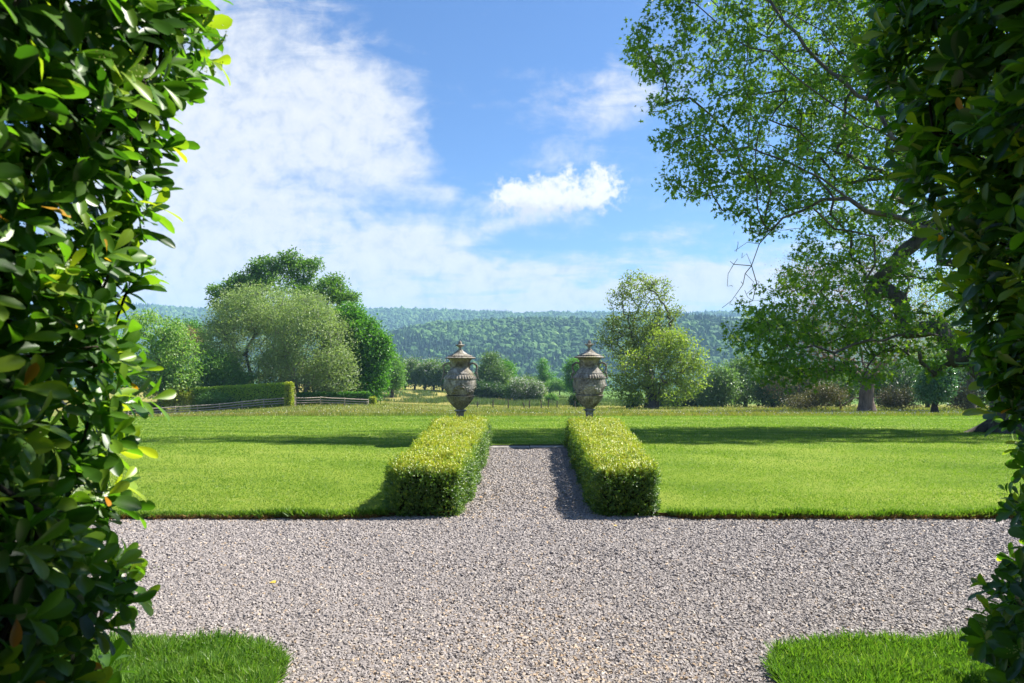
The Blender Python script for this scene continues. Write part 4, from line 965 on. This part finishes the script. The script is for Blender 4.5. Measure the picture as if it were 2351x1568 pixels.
cop = [(1545, 118, [(1545, 920, 34, 16)], 'lowest dark copse bush under the yellow-green oak', M_DARK), (1610, 118, [(1610, 912, 32, 24)], 'low dark copse tree just right of the yellow-green oak', M_DARK),
       (1655, 112, [(1655, 885, 36, 42), (1640, 905, 34, 26)], 'rounded grey-green copse tree with bare lower stems', M_GREYG), (1712, 120, [(1712, 865, 44, 52), (1700, 900, 40, 30)], 'taller green copse tree left of the brown-budded tree', M_GREYG),
       (1775, 112, [(1775, 890, 46, 42)], 'dark copse tree under the left side of the brown-budded tree', M_DARK), (1850, 114, [(1850, 885, 54, 46)], 'dark copse tree close left of the big brown trunk', M_DARK),
       (1925, 118, [(1925, 890, 50, 42)], 'dark copse tree directly behind the big brown trunk', M_GREYG), (2040, 108, [(2040, 880, 60, 54)], 'dark copse tree between the big brown trunk and the glossy holly', M_DARK),
       (2130, 112, [(2140, 860, 70, 64)], 'dark copse tree behind the glossy holly', M_GREYG), (2250, 104, [(2250, 870, 80, 70)], 'dark copse tree right of the glossy holly', M_DARK)]
for i, (px, Y, e, lb, mt) in enumerate(cop):
    tree('copse_tree', lb, 'tree', px, Y, e, mt, M_BARKD, GC, 110 + i, nleaf=34, rc=.8, size=.40, rbase=.22, ncl=230, seg=1.4, stems=3, spread=1.2)
tree('brown_tree', 'huge brown-budded tree with a thick brown trunk behind the right lawn', 'tree', 1990, 72, [(1930, 690, 130, 110), (1850, 640, 80, 70), (2000, 620, 110, 90), (1830, 740, 75, 70), (1960, 800, 120, 70), (1850, 830, 80, 60), (2080, 740, 90, 90), (1800, 890, 50, 30)],
     M_BROWN, M_BARKB, None, 121, nleaf=20, rc=.5, size=.13, trunk_top=.6, rbase=.68, ncl=1600, seg=.8, shell=.15, r_tip=.02)
tree('bramble', 'dull brown-green brambly undergrowth behind the trunk of the big brown tree', 'shrub', 1930, 76, [(1850, 925, 40, 12), (1900, 905, 40, 18), (2060, 915, 40, 20), (2210, 915, 30, 22)], leaf_mat('bramble_leaf', [(.04, .05, .018), (.08, .075, .03), (.13, .10, .05)], trans=.3), M_BARKB, None, 122, nleaf=50, rc=.5, size=.18, rbase=.1, ncl=330, seg=1)
tree('holly', 'small glossy dark green holly with a short double trunk at right', 'tree', 2146, 62, [(2148, 885, 42, 34), (2155, 850, 30, 24), (2140, 905, 34, 18)], M_GLOSS, M_BARKD, None, 123, nleaf=34, rc=.26, size=.22, rbase=.26, ncl=300, seg=.7, trunk_top=.4, stems=2, spread=.4)
tree('yellow_tree', 'yellow-green tree behind the right foreground hedge side', 'tree', 2230, 82, [(2230, 760, 110, 100), (2300, 650, 110, 110), (2160, 690, 70, 70)], M_YOAK, M_BARK, None, 124, nleaf=24, rc=.6, size=.3, rbase=.4, ncl=520, seg=1.2)

# ---- the great oak on the right
def big_oak():
    g = np.random.default_rng(7)
    X0, Y0 = 12.75, 17.4; z0 = gzs(X0, Y0) - .06
    w = lambda pts: [tuple(W(*p)) for p in pts]
    trunk = [(X0, Y0, z0), (X0 - .02, Y0, z0 + 1.5), (12.55, 17.3, 3.2), (12.3, 17.3, 5.5), (12.1, 17.5, 8.5), (11.9, 17.8, 12), (12.2, 18.3, 16)]
    sk = [trunk,
     w([(2350, 540, 17.3), (2200, 420, 16.6), (2053, 311, 16.2), (1954, 275, 16), (1914, 239, 15.9), (1814, 167, 15.8), (1762, 123, 15.8), (1687, 86, 15.9), (1639, 48, 16), (1590, 10, 16), (1520, -10, 16)]),
     w([(2053, 311, 16.2), (2005, 239, 16.8), (1906, 171, 17.2), (1854, 107, 17.4), (1810, 60, 17.6), (1766, 0, 17.8), (1680, -60, 18)]),
     w([(2340, 420, 17.4), (2150, 300, 18.0), (2040, 200, 18.3), (1954, 135, 18.4), (1914, 111, 18.5), (1886, 76, 18.5), (1820, 30, 18.6), (1718, 8, 18.8)]),
     w([(2360, 650, 17.3), (2220, 565, 16.7), (2073, 498, 16.4), (1994, 478, 16.3), (1950, 450, 16.2), (1854, 390, 16), (1806, 370, 15.9), (1718, 334, 15.8), (1655, 338, 15.8), (1615, 310, 15.8), (1560, 325, 15.8)]),
     w([(1950, 455, 16.2), (1886, 462, 16.3), (1850, 486, 16.4), (1798, 498, 16.5), (1774, 530, 16.5), (1742, 558, 16.5), (1727, 597, 16.5), (1711, 624, 16.4)]),
     w([(2345, 560, 17.5), (2220, 480, 18.2), (2100, 430, 18.6), (2013, 390, 18.8), (1954, 362, 18.9), (1894, 335, 19), (1806, 315, 19.2), (1740, 280, 19.3)]),
     w([(2370, 780, 17.3), (2200, 765, 16.6), (2062, 770, 16.2), (1959, 793, 16), (1914, 804, 15.9), (1837, 802, 15.8), (1805, 815, 15.8)]),
     w([(2372, 820, 17.3), (2290, 890, 16.6), (2238, 879, 16.3), (2200, 861, 16.2), (2130, 850, 16)]),
     w([(2365, 700, 17.4), (2200, 640, 19), (2050, 640, 20), (1900, 660, 20.5)])]
    sk.append(w([(1727, 597, 16.5), (1694, 606, 16.4), (1676, 628, 16.4), (1664, 652, 16.4)]))
    sk.append(w([(1742, 558, 16.5), (1712, 556, 16.5), (1688, 572, 16.5)]))
    sk.append(w([(1711, 624, 16.4), (1702, 655, 16.3), (1684, 690, 16.2), (1664, 702, 16.2)]))
    sk.append(w([(1720, 606, 16.5), (1732, 650, 16.7), (1726, 700, 16.8)]))
    sk.append([(12.0, 17.5, 9.5), (9.5, 18.3, 12.5), (7.2, 19.2, 13.8), (5.2, 19.2, 13.8)])
    sk.append([(12.2, 17.5, 7.5), (15, 19, 10), (18, 20, 12)])
    sk.append([(12.2, 17.5, 6.5), (13, 20.5, 8), (12.5, 23.5, 9.5)])
    E = []
    def el(px, py, rx, ry, Y, dy, wgt=1.):
        c = W(px, py, Y); s = Y / F; E.append((c[0], c[1] + dy * .5, c[2], rx * s, dy * 1.5, ry * s, wgt))
    el(1525, 60, 75, 75, 16.2, 1.2, 1.7); el(1545, 180, 70, 40, 16.2, 1.0, 1.5); el(1640, 50, 110, 70, 16.6, 1.6, 1.1); el(1700, 140, 110, 50, 16.6, 1.4, .8)
    el(1590, 300, 80, 55, 16, 1.0, 1.7); el(1700, 260, 90, 60, 16.5, 1.4, 1.3); el(1590, 400, 60, 45, 16, .9, 1.6); el(1680, 370, 90, 55, 16, 1.2, 1.5)
    el(1790, 410, 90, 55, 16.4, 1.4, 1.2); el(1720, 450, 50, 38, 16, .8, 1.2); el(1830, 480, 80, 30, 16.8, 1.2, 1.0); el(1760, 500, 30, 40, 16.5, .5, 1.2)
    el(1880, 80, 180, 100, 18, 2.4, .9); el(1930, 230, 170, 90, 18, 2.4, 1.0); el(1920, 350, 150, 70, 18, 2.4, 1.2); el(2100, 160, 160, 160, 19, 3, 1.0); el(2120, 400, 170, 120, 19, 3, 1.2)
    el(2000, 530, 120, 70, 17.5, 2, 1.1); el(2200, 560, 160, 100, 19, 3, 1.0); el(1990, 640, 170, 60, 18, 2.2, 1.0)
    el(1740, 760, 55, 55, 16, 1, 1.9); el(1790, 830, 65, 55, 16.2, 1.2, 1.7); el(1850, 740, 90, 60, 16.4, 1.4, 1.7); el(1960, 740, 110, 60, 16.6, 1.8, 1.7); el(2080, 760, 110, 70, 16.8, 1.8, 1.6); el(2200, 800, 90, 70, 17, 1.8, 1.2); el(1900, 850, 90, 50, 16.2, 1.2, 1.2); el(2010, 850, 90, 36, 16.2, 1.2, .9)
    el(1850, 640, 70, 50, 16.6, 1.2, 1.2); el(1735, 700, 26, 20, 16.4, .5, 1.8)
    # out of frame: higher, further right and behind
    for e in ((5.0, 19.2, 13.6, 3.0, 2.0, 1.5, .9), (9.0, 19.2, 13.0, 3.9, 3.4, 2.2, .8), (12.5, 19, 15.5, 5, 3.0, 2.6, .8), (17, 19.5, 10.5, 5, 3.6, 4.5, .55), (12.5, 22, 9, 6, 2.5, 4, .5), (16, 24, 12, 7, 3, 4, .35), (9, 22.5, 12.5, 4, 3, 2.5, .5), (20, 19, 6, 3, 3, 3.5, .5)): E.append(e)
    tot = sum(e[3] * e[5] * e[6] for e in E)
    T = ell_pts(E, 4300 / tot, g, .15)
    def hold_back(P, nz):
        # the crown keeps clear of the hedges' and urns' sunlight: parts reaching too far forward grow further from the house
        lim = np.where((P[:, 0] - .76 * P[:, 2] > 2.3) & (P[:, 2] < 9), 11.3 + nz * 1.6, 12.6)
        kq = (lim + .568 + nz) / (P[:, 1] - .355 * (P[:, 2] - EYE)); kq = np.maximum(kq, 1)
        e = np.array([0, 0, EYE]); return e + (P - e) * kq[:, None]
    T = hold_back(T, np.abs(g.normal(size=len(T))) * .45)
    sk = [sk[0]] + [[tuple(q) for q in hold_back(np.array(pl, float), .3)] for pl in sk[1:]]
    # bare twigs hanging left of the crown
    B = []
    for q in range(12):
        u_ = g.random(); B.append(W(1700 - 26 * u_ + g.normal() * 8, 560 + 140 * u_ + g.normal() * 14, 16.4 + g.normal() * .3))
    for q in range(10): B.append(W(1700 + g.random() * 50, 640 + g.random() * 50, 16.5 + g.normal() * .3))
    B = np.array(B)
    A, par, rad = grow(sk, np.concatenate([T, B]), g, .09, .36, .0062, 2.42, low=.03, rbase=.72)
    pts5 = np.array(sk[5]); 
    for i in range(1, len(A)):
        dd = np.sqrt(((pts5 - A[i]) ** 2).sum(1)).min()
        if i < 600 and dd < .45 and A[i][0] < pts5[0][0] + .05 and A[i][2] < pts5[0][2] + .15:
            q = (pts5[0][0] - A[i][0]) / (pts5[0][0] - pts5[-1][0]); rad[i] = min(rad[i], .055 - .042 * min(max(q, 0), 1))
        if i < 700 and min(np.sqrt(((np.array(pl) - A[i]) ** 2).sum(1)).min() for pl in sk[10:14]) < .35 and A[i][0] < pts5[0][0]: rad[i] = min(rad[i], .013)
        rad[i] = min(rad[i], rad[par[i]])
    V, Fc = tubes(A, par, rad, .2)
    rv, rf, off = [V], [Fc[0]], len(V)
    for q in range(9):
        a = q * 2 * PI / 9 + g.normal() * .15; L = 1.1 + g.random() * .7
        rp = []
        for t in np.linspace(0, 1, 9):
            d_ = .25 + L * t; x = X0 + math.cos(a + .25 * math.sin(3 * t + q)) * d_; y = Y0 + math.sin(a + .25 * math.sin(3 * t + q)) * d_
            rp.append((x, y, gzs(x, y) + .7 * (1 - t) ** 2.6 - .10 * t))
        v_, f_ = tube_pts(rp, np.linspace(.24, .04, 9), 8); rv.append(v_); rf.append(f_[0] + off); off += len(v_)
    V, Fc = np.concatenate(rv), [np.concatenate(rf)]
    root = empty('oak_tree', (X0, Y0, z0), 'great spreading oak reaching in from the right over the lawn, its big lobed leaves backlit', 'tree')
    org = (X0, Y0, z0)
    build('trunk', V, Fc, M_BARK, root, smooth=True, origin=org)
    LV = foliage(T, 22, .13, .115, L_LOBED, g, droop=.6, sv=.35)
    build('crown', LV[0], LV[1], M_OAK, root, rnd=LV[2], origin=org)
big_oak()

# ------------------------------------------------------------------ FAR WOODLAND
def ico(sub):
    import bmesh
    bm = bmesh.new(); bmesh.ops.create_icosphere(bm, subdivisions=sub, radius=1)
    V = np.array([v.co[:] for v in bm.verts]); Fi = np.array([[v.index for v in f.verts] for f in bm.faces]); bm.free(); return V, Fi
I2, I1 = ico(2), ico(1)
def crowns(X, Y, Z, r, hgt, proto, g, rnd, jit=.22):
    n = len(X); q = proto[0][None] * (1 + g.normal(size=(n, len(proto[0]), 1)) * jit)
    q = q * np.stack([r, r, hgt], -1)[:, None, :]
    V = q + np.stack([X, Y, Z], -1)[:, None, :]
    f = (proto[1][None] + (np.arange(n) * len(proto[0]))[:, None, None]).reshape(-1, 3)
    return V.reshape(-1, 3), [f], np.repeat(rnd, len(proto[0]))
g = np.random.default_rng(77)
cone_v = [(0, 0, 1.)] + [(math.cos(a) * rr, math.sin(a) * rr, zz) for zz, rr, ph in ((.35, .45, .3), (.1, .42, 0), (-.35, .8, .5), (-1, 1., .1)) for a in np.arange(6) / 6 * 2 * PI + ph]
cf = [(0, 1 + j, 1 + (j + 1) % 6) for j in range(6)]
for lv in range(3):
    for j in range(6):
        a = 1 + lv * 6 + j; b = 1 + lv * 6 + (j + 1) % 6; cf += [(a, a + 6, b + 6), (a, b + 6, b)]
CONE = (np.array(cone_v), np.array(cf))
def wood(Y0, Y1, umin, umax, sp, zf, proto, r0, conif, seed):
    g = np.random.default_rng(seed)
    Yv, out = Y0, []
    while Yv < Y1:
        xs_ = np.arange(umin * Yv, umax * Yv, sp); X = xs_ + g.normal(size=len(xs_)) * sp * .32; Y = Yv + g.normal(size=len(xs_)) * sp * .32
        out.append(np.stack([X, Y], -1)); Yv += sp
    P = np.concatenate(out); X, Y = P[:, 0], P[:, 1]
    k = ~pasture(X, Y); X, Y = X[k], Y[k]; n = len(X); Z = zf(X, Y)
    cn = (vnoise(X, Y, 150, 8) + .35 * g.normal(size=n)) > conif
    tone = np.clip(.46 + .26 * vnoise(X, Y, 70, 6) + g.normal(size=n) * .19, 0, 1)
    r = r0 * (.7 + .6 * g.random(n))
    a = ~cn
    pr = [crowns(X[a], Y[a], Z[a] + r[a] * .55, r[a], r[a] * (.9 + .35 * g.random(a.sum())), proto, g, tone[a])]
    c = cn
    if c.any(): pr.append(crowns(X[c], Y[c], Z[c] + r0 * 1.1, r[c] * .55, r0 * (1.2 + .5 * g.random(c.sum())), CONE, g, tone[c] * .38, .12))
    return merge(pr)
V, f, r = merge([wood(955, 1540, -.62, .46, 10.5, hz, I2, 6.8, .62, 1), wood(560, 950, -.20, .42, 13, gz, I2, 7.5, .6, 4)])
o = build('woodland', V, f, M_WOODL, rnd=r); tagit(o, 'mixed dense woodland covering the near valley side', 'woodland', kind='stuff')
V, f, r = wood(1900, 3060, -.68, .50, 17, hz, I1, 11.0, .85, 2)
o = build('far_woodland', V, f, M_WOODL, rnd=r); tagit(o, 'hazy woodland on the long far ridge', 'woodland', kind='stuff')
# far farmhouse specks on the ridge pasture
M_WHITE = surf_mat('white_render', lambda k, p: k.ramp(k.noise(p, .5, 2), [(.3, (.6, .6, .58)), (.7, (.7, .7, .68))]), .8)
M_SLATE = surf_mat('slate', lambda k, p: k.ramp(k.noise(p, .5, 2), [(.3, (.08, .085, .09)), (.7, (.13, .13, .14))]), .8)

# ------------------------------------------------------------------ HAZE
m, nt = new_mat('haze_air'); k = N(nt)
pv = k.add('ShaderNodeVolumePrincipled'); pv.inputs['Color'].default_value = (.42, .70, 1, 1); pv.inputs['Density'].default_value = .00019; pv.inputs['Anisotropy'].default_value = .0
o_ = k.add('ShaderNodeOutputMaterial'); k.l(pv.outputs[0], o_.inputs['Volume'])
try: m.cycles.homogeneous_volume = True
except Exception: pass
V, f = boxv(-4900, 4900, -90, 4300, -72, 330)
o = build('haze', V, [f], m); tagit(o, 'thin blue summer haze over the valley', 'haze', kind='stuff')

# ------------------------------------------------------------------ SKY AND SUN
SUN = np.array([math.cos(R(50)) * math.cos(R(25)), math.cos(R(50)) * math.sin(R(25)), math.sin(R(50))])
w = bpy.data.worlds.new('World'); sc.world = w; w.use_nodes = True; nt = w.node_tree; nt.nodes.clear(); k = N(nt)
sky = k.add('ShaderNodeTexSky', sky_type='NISHITA'); sky.sun_disc = False; sky.sun_elevation = R(50); sky.sun_rotation = R(65)
sky.air_density = 1.0; sky.dust_density = .6; sky.ozone_density = 1.6
skc = k.mix(1.0, sky.outputs[0], (.62, .90, 1.24), 'MULTIPLY')
skc = k.mix(1.0, skc, (.053, .053, .053), 'MULTIPLY')
dirv = k.add('ShaderNodeTexCoord').outputs['Generated']
sp = k.add('ShaderNodeSeparateXYZ'); k.l(dirv, sp.inputs[0])
yy = k.math('MAXIMUM', sp.outputs[1], .05)
px = k.math('MULTIPLY_ADD', k.math('DIVIDE', sp.outputs[0], yy), F, CX)
py = k.math('MULTIPLY_ADD', k.math('DIVIDE', sp.outputs[2], yy), -F, CY)
# noise coordinates on a cloud deck so that clouds flatten towards the horizon
zc = k.math('ADD', k.math('MAXIMUM', sp.outputs[2], 0.0), .10)
cb = k.add('ShaderNodeCombineXYZ'); k.l(k.math('DIVIDE', sp.outputs[0], zc), cb.inputs[0]); k.l(k.math('DIVIDE', sp.outputs[1], zc), cb.inputs[1])
deck = cb.outputs[0]
cs = k.add('ShaderNodeCombineXYZ'); k.l(k.math('MULTIPLY', px, .01), cs.inputs[0]); k.l(k.math('MULTIPLY', py, .01), cs.inputs[1]); scr = cs.outputs[0]
def blob(cx, cy, a, b, ang=0., p=1.):
    c, s = math.cos(R(ang)), math.sin(R(ang))
    dx = k.math('SUBTRACT', px, cx); dy = k.math('SUBTRACT', py, cy)
    u = k.math('ADD', k.math('MULTIPLY', dx, c / a), k.math('MULTIPLY', dy, s / a))
    v = k.math('ADD', k.math('MULTIPLY', dx, -s / b), k.math('MULTIPLY', dy, c / b))
    r2 = k.math('ADD', k.math('MULTIPLY', u, u), k.math('MULTIPLY', v, v))
    return k.math('POWER', 2.718, k.math('MULTIPLY', r2, -1.0))
def addw(lst):
    t = None
    for wt, bnode in lst:
        q = k.math('MULTIPLY', bnode, wt); t = q if t is None else k.math('ADD', t, q)
    return t
cov = addw([(.95, blob(480, 360, 430, 300)), (.55, blob(800, 260, 170, 120, 20)), (.50, blob(620, 620, 480, 130)), (.40, blob(1000, 590, 240, 45, 12)), (.55, blob(1250, 690, 800, 50)), (.22, blob(1250, 640, 800, 80)),
            (.34, blob(1330, 290, 190, 90, -38)), (.30, blob(1480, 200, 130, 140, -30)), (.42, blob(1140, 525, 120, 22, -17)), (.38, blob(1027, 445, 34, 26)), (.26, blob(1640, 482, 40, 12)), (.25, blob(1480, 545, 80, 12, -5)),
            (.22, blob(1100, 290, 90, 40, -10)), (.22, blob(950, 430, 120, 50, 30)), (.5, blob(1650, 655, 200, 45)), (-.50, blob(1090, 330, 110, 90)), (-.3, blob(880, 330, 50, 30, 20)), (-.28, blob(1150, 100, 260, 80)), (.15, blob(400, -50, 300, 120)), (.28, blob(2000, 560, 600, 160))])
nA = k.noise(deck, 1.5, 9, .58, .5); nB = k.noise(scr, .75, 8, .60, .6); nC = k.noise(scr, 2.4, 7, .6, .3)
mp = k.add('ShaderNodeMapping'); mp.inputs['Rotation'].default_value = (0, 0, R(-28)); mp.inputs['Scale'].default_value = (.5, 1.5, 1); k.l(scr, mp.inputs['Vector'])
nD = k.noise(mp.outputs[0], 1.0, 8, .62, .8)
mpe = k.add('ShaderNodeMapping'); mpe.inputs['Scale'].default_value = (.30, 1.9, 1); mpe.inputs['Rotation'].default_value = (0, 0, R(-4)); k.l(scr, mpe.inputs['Vector'])
nE = k.math('MULTIPLY', k.math('SUBTRACT', k.noise(mpe.outputs[0], 1.1, 8, .6, .5), .5), k.smooth(py, 440, 640))
cov = k.math('ADD', cov, k.math('MULTIPLY', nE, 1.9))
nz = k.math('ADD', k.math('MULTIPLY', nA, .35), k.math('ADD', k.math('MULTIPLY', nB, .30), k.math('ADD', k.math('MULTIPLY', nC, .12), k.math('MULTIPLY', nD, .35))))
dens = k.smooth(k.math('ADD', cov, k.math('MULTIPLY', k.math('SUBTRACT', nz, .57), 2.9)), .05, .85)
back = k.smooth(sp.outputs[1], .12, .0)
dens = k.math('MULTIPLY', dens, .93)
dens = k.math('ADD', dens, k.math('MULTIPLY', back, .10), clamp=True)
# the bright cumulus
cumc = addw([(.8, blob(1200, 452, 75, 40)), (.75, blob(1355, 425, 62, 48)), (.55, blob(1280, 465, 130, 30)), (.35, blob(1410, 420, 35, 20)), (.35, blob(1250, 430, 60, 40))])
cn_ = k.math('ADD', k.math('MULTIPLY', k.noise(scr, 2.2, 8, .6, .2), .8), k.math('MULTIPLY', k.noise(scr, 7, 6, .6), .3))
cum = k.math('MULTIPLY', k.smooth(cumc, .03, .20), k.smooth(k.math('ADD', cumc, k.math('MULTIPLY', k.math('SUBTRACT', cn_, .57), 3.0)), .12, .80))
shade = k.ramp(nC, [(.3, (.27, .295, .34)), (.48, (.34, .35, .37)), (.65, (.37, .375, .38))])
col = k.mix(dens, skc, shade)
under = k.math('ADD', k.smooth(k.math('ADD', py, k.math('MULTIPLY', nC, 90)), 492, 540), k.math('MULTIPLY', k.smooth(k.noise(scr, 3.1, 6, .6), .45, .65), .35), clamp=True)
col = k.mix(cum, col, k.mix(k.math('MULTIPLY', under, .75), (.42, .42, .42), (.27, .285, .32)))
bg = k.add('ShaderNodeBackground'); k.l(col, bg.inputs[0]); bg.inputs[1].default_value = 1.0
ow = k.add('ShaderNodeOutputWorld'); k.l(bg.outputs[0], ow.inputs[0])
w.cycles.sampling_method = 'MANUAL'; w.cycles.sample_map_resolution = 512
sl = bpy.data.lights.new('sun', 'SUN'); sl.energy = 5.0; sl.angle = R(.53); sl.color = (1, .955, .87)
so = bpy.data.objects.new('sun', sl); link(so)
from mathutils import Vector
so.rotation_euler = Vector(SUN).to_track_quat('Z', 'Y').to_euler()

# ------------------------------------------------------------------ CAMERA
cam = bpy.data.cameras.new('camera'); co = bpy.data.objects.new('camera', cam); link(co)
co.location = (0, 0, EYE); co.rotation_euler = (R(90), 0, 0)
cam.sensor_width = 36; cam.lens = 36 * F / 2351.0
cam.shift_x = -(CX - 1175.5) / 2351.0; cam.shift_y = (CY - 784.0) / 2351.0
cam.clip_start = .02; cam.clip_end = 20000
cam.dof.use_dof = True; cam.dof.focus_distance = 13.0; cam.dof.aperture_fstop = 7.1
sc.camera = co
sc.view_settings.view_transform = 'Standard'; sc.view_settings.look = 'None'; sc.view_settings.exposure = 1.42; sc.view_settings.gamma = 1
c = sc.cycles
c.use_denoising = True
try: c.denoiser = 'OPENIMAGEDENOISE'
except Exception: pass
c.max_bounces = 6; c.diffuse_bounces = 3; c.glossy_bounces = 2; c.transmission_bounces = 4; c.transparent_max_bounces = 6; c.volume_bounces = 0
c.caustics_reflective = False; c.caustics_refractive = False
c.sample_clamp_indirect = 4
sc.render.film_transparent = False
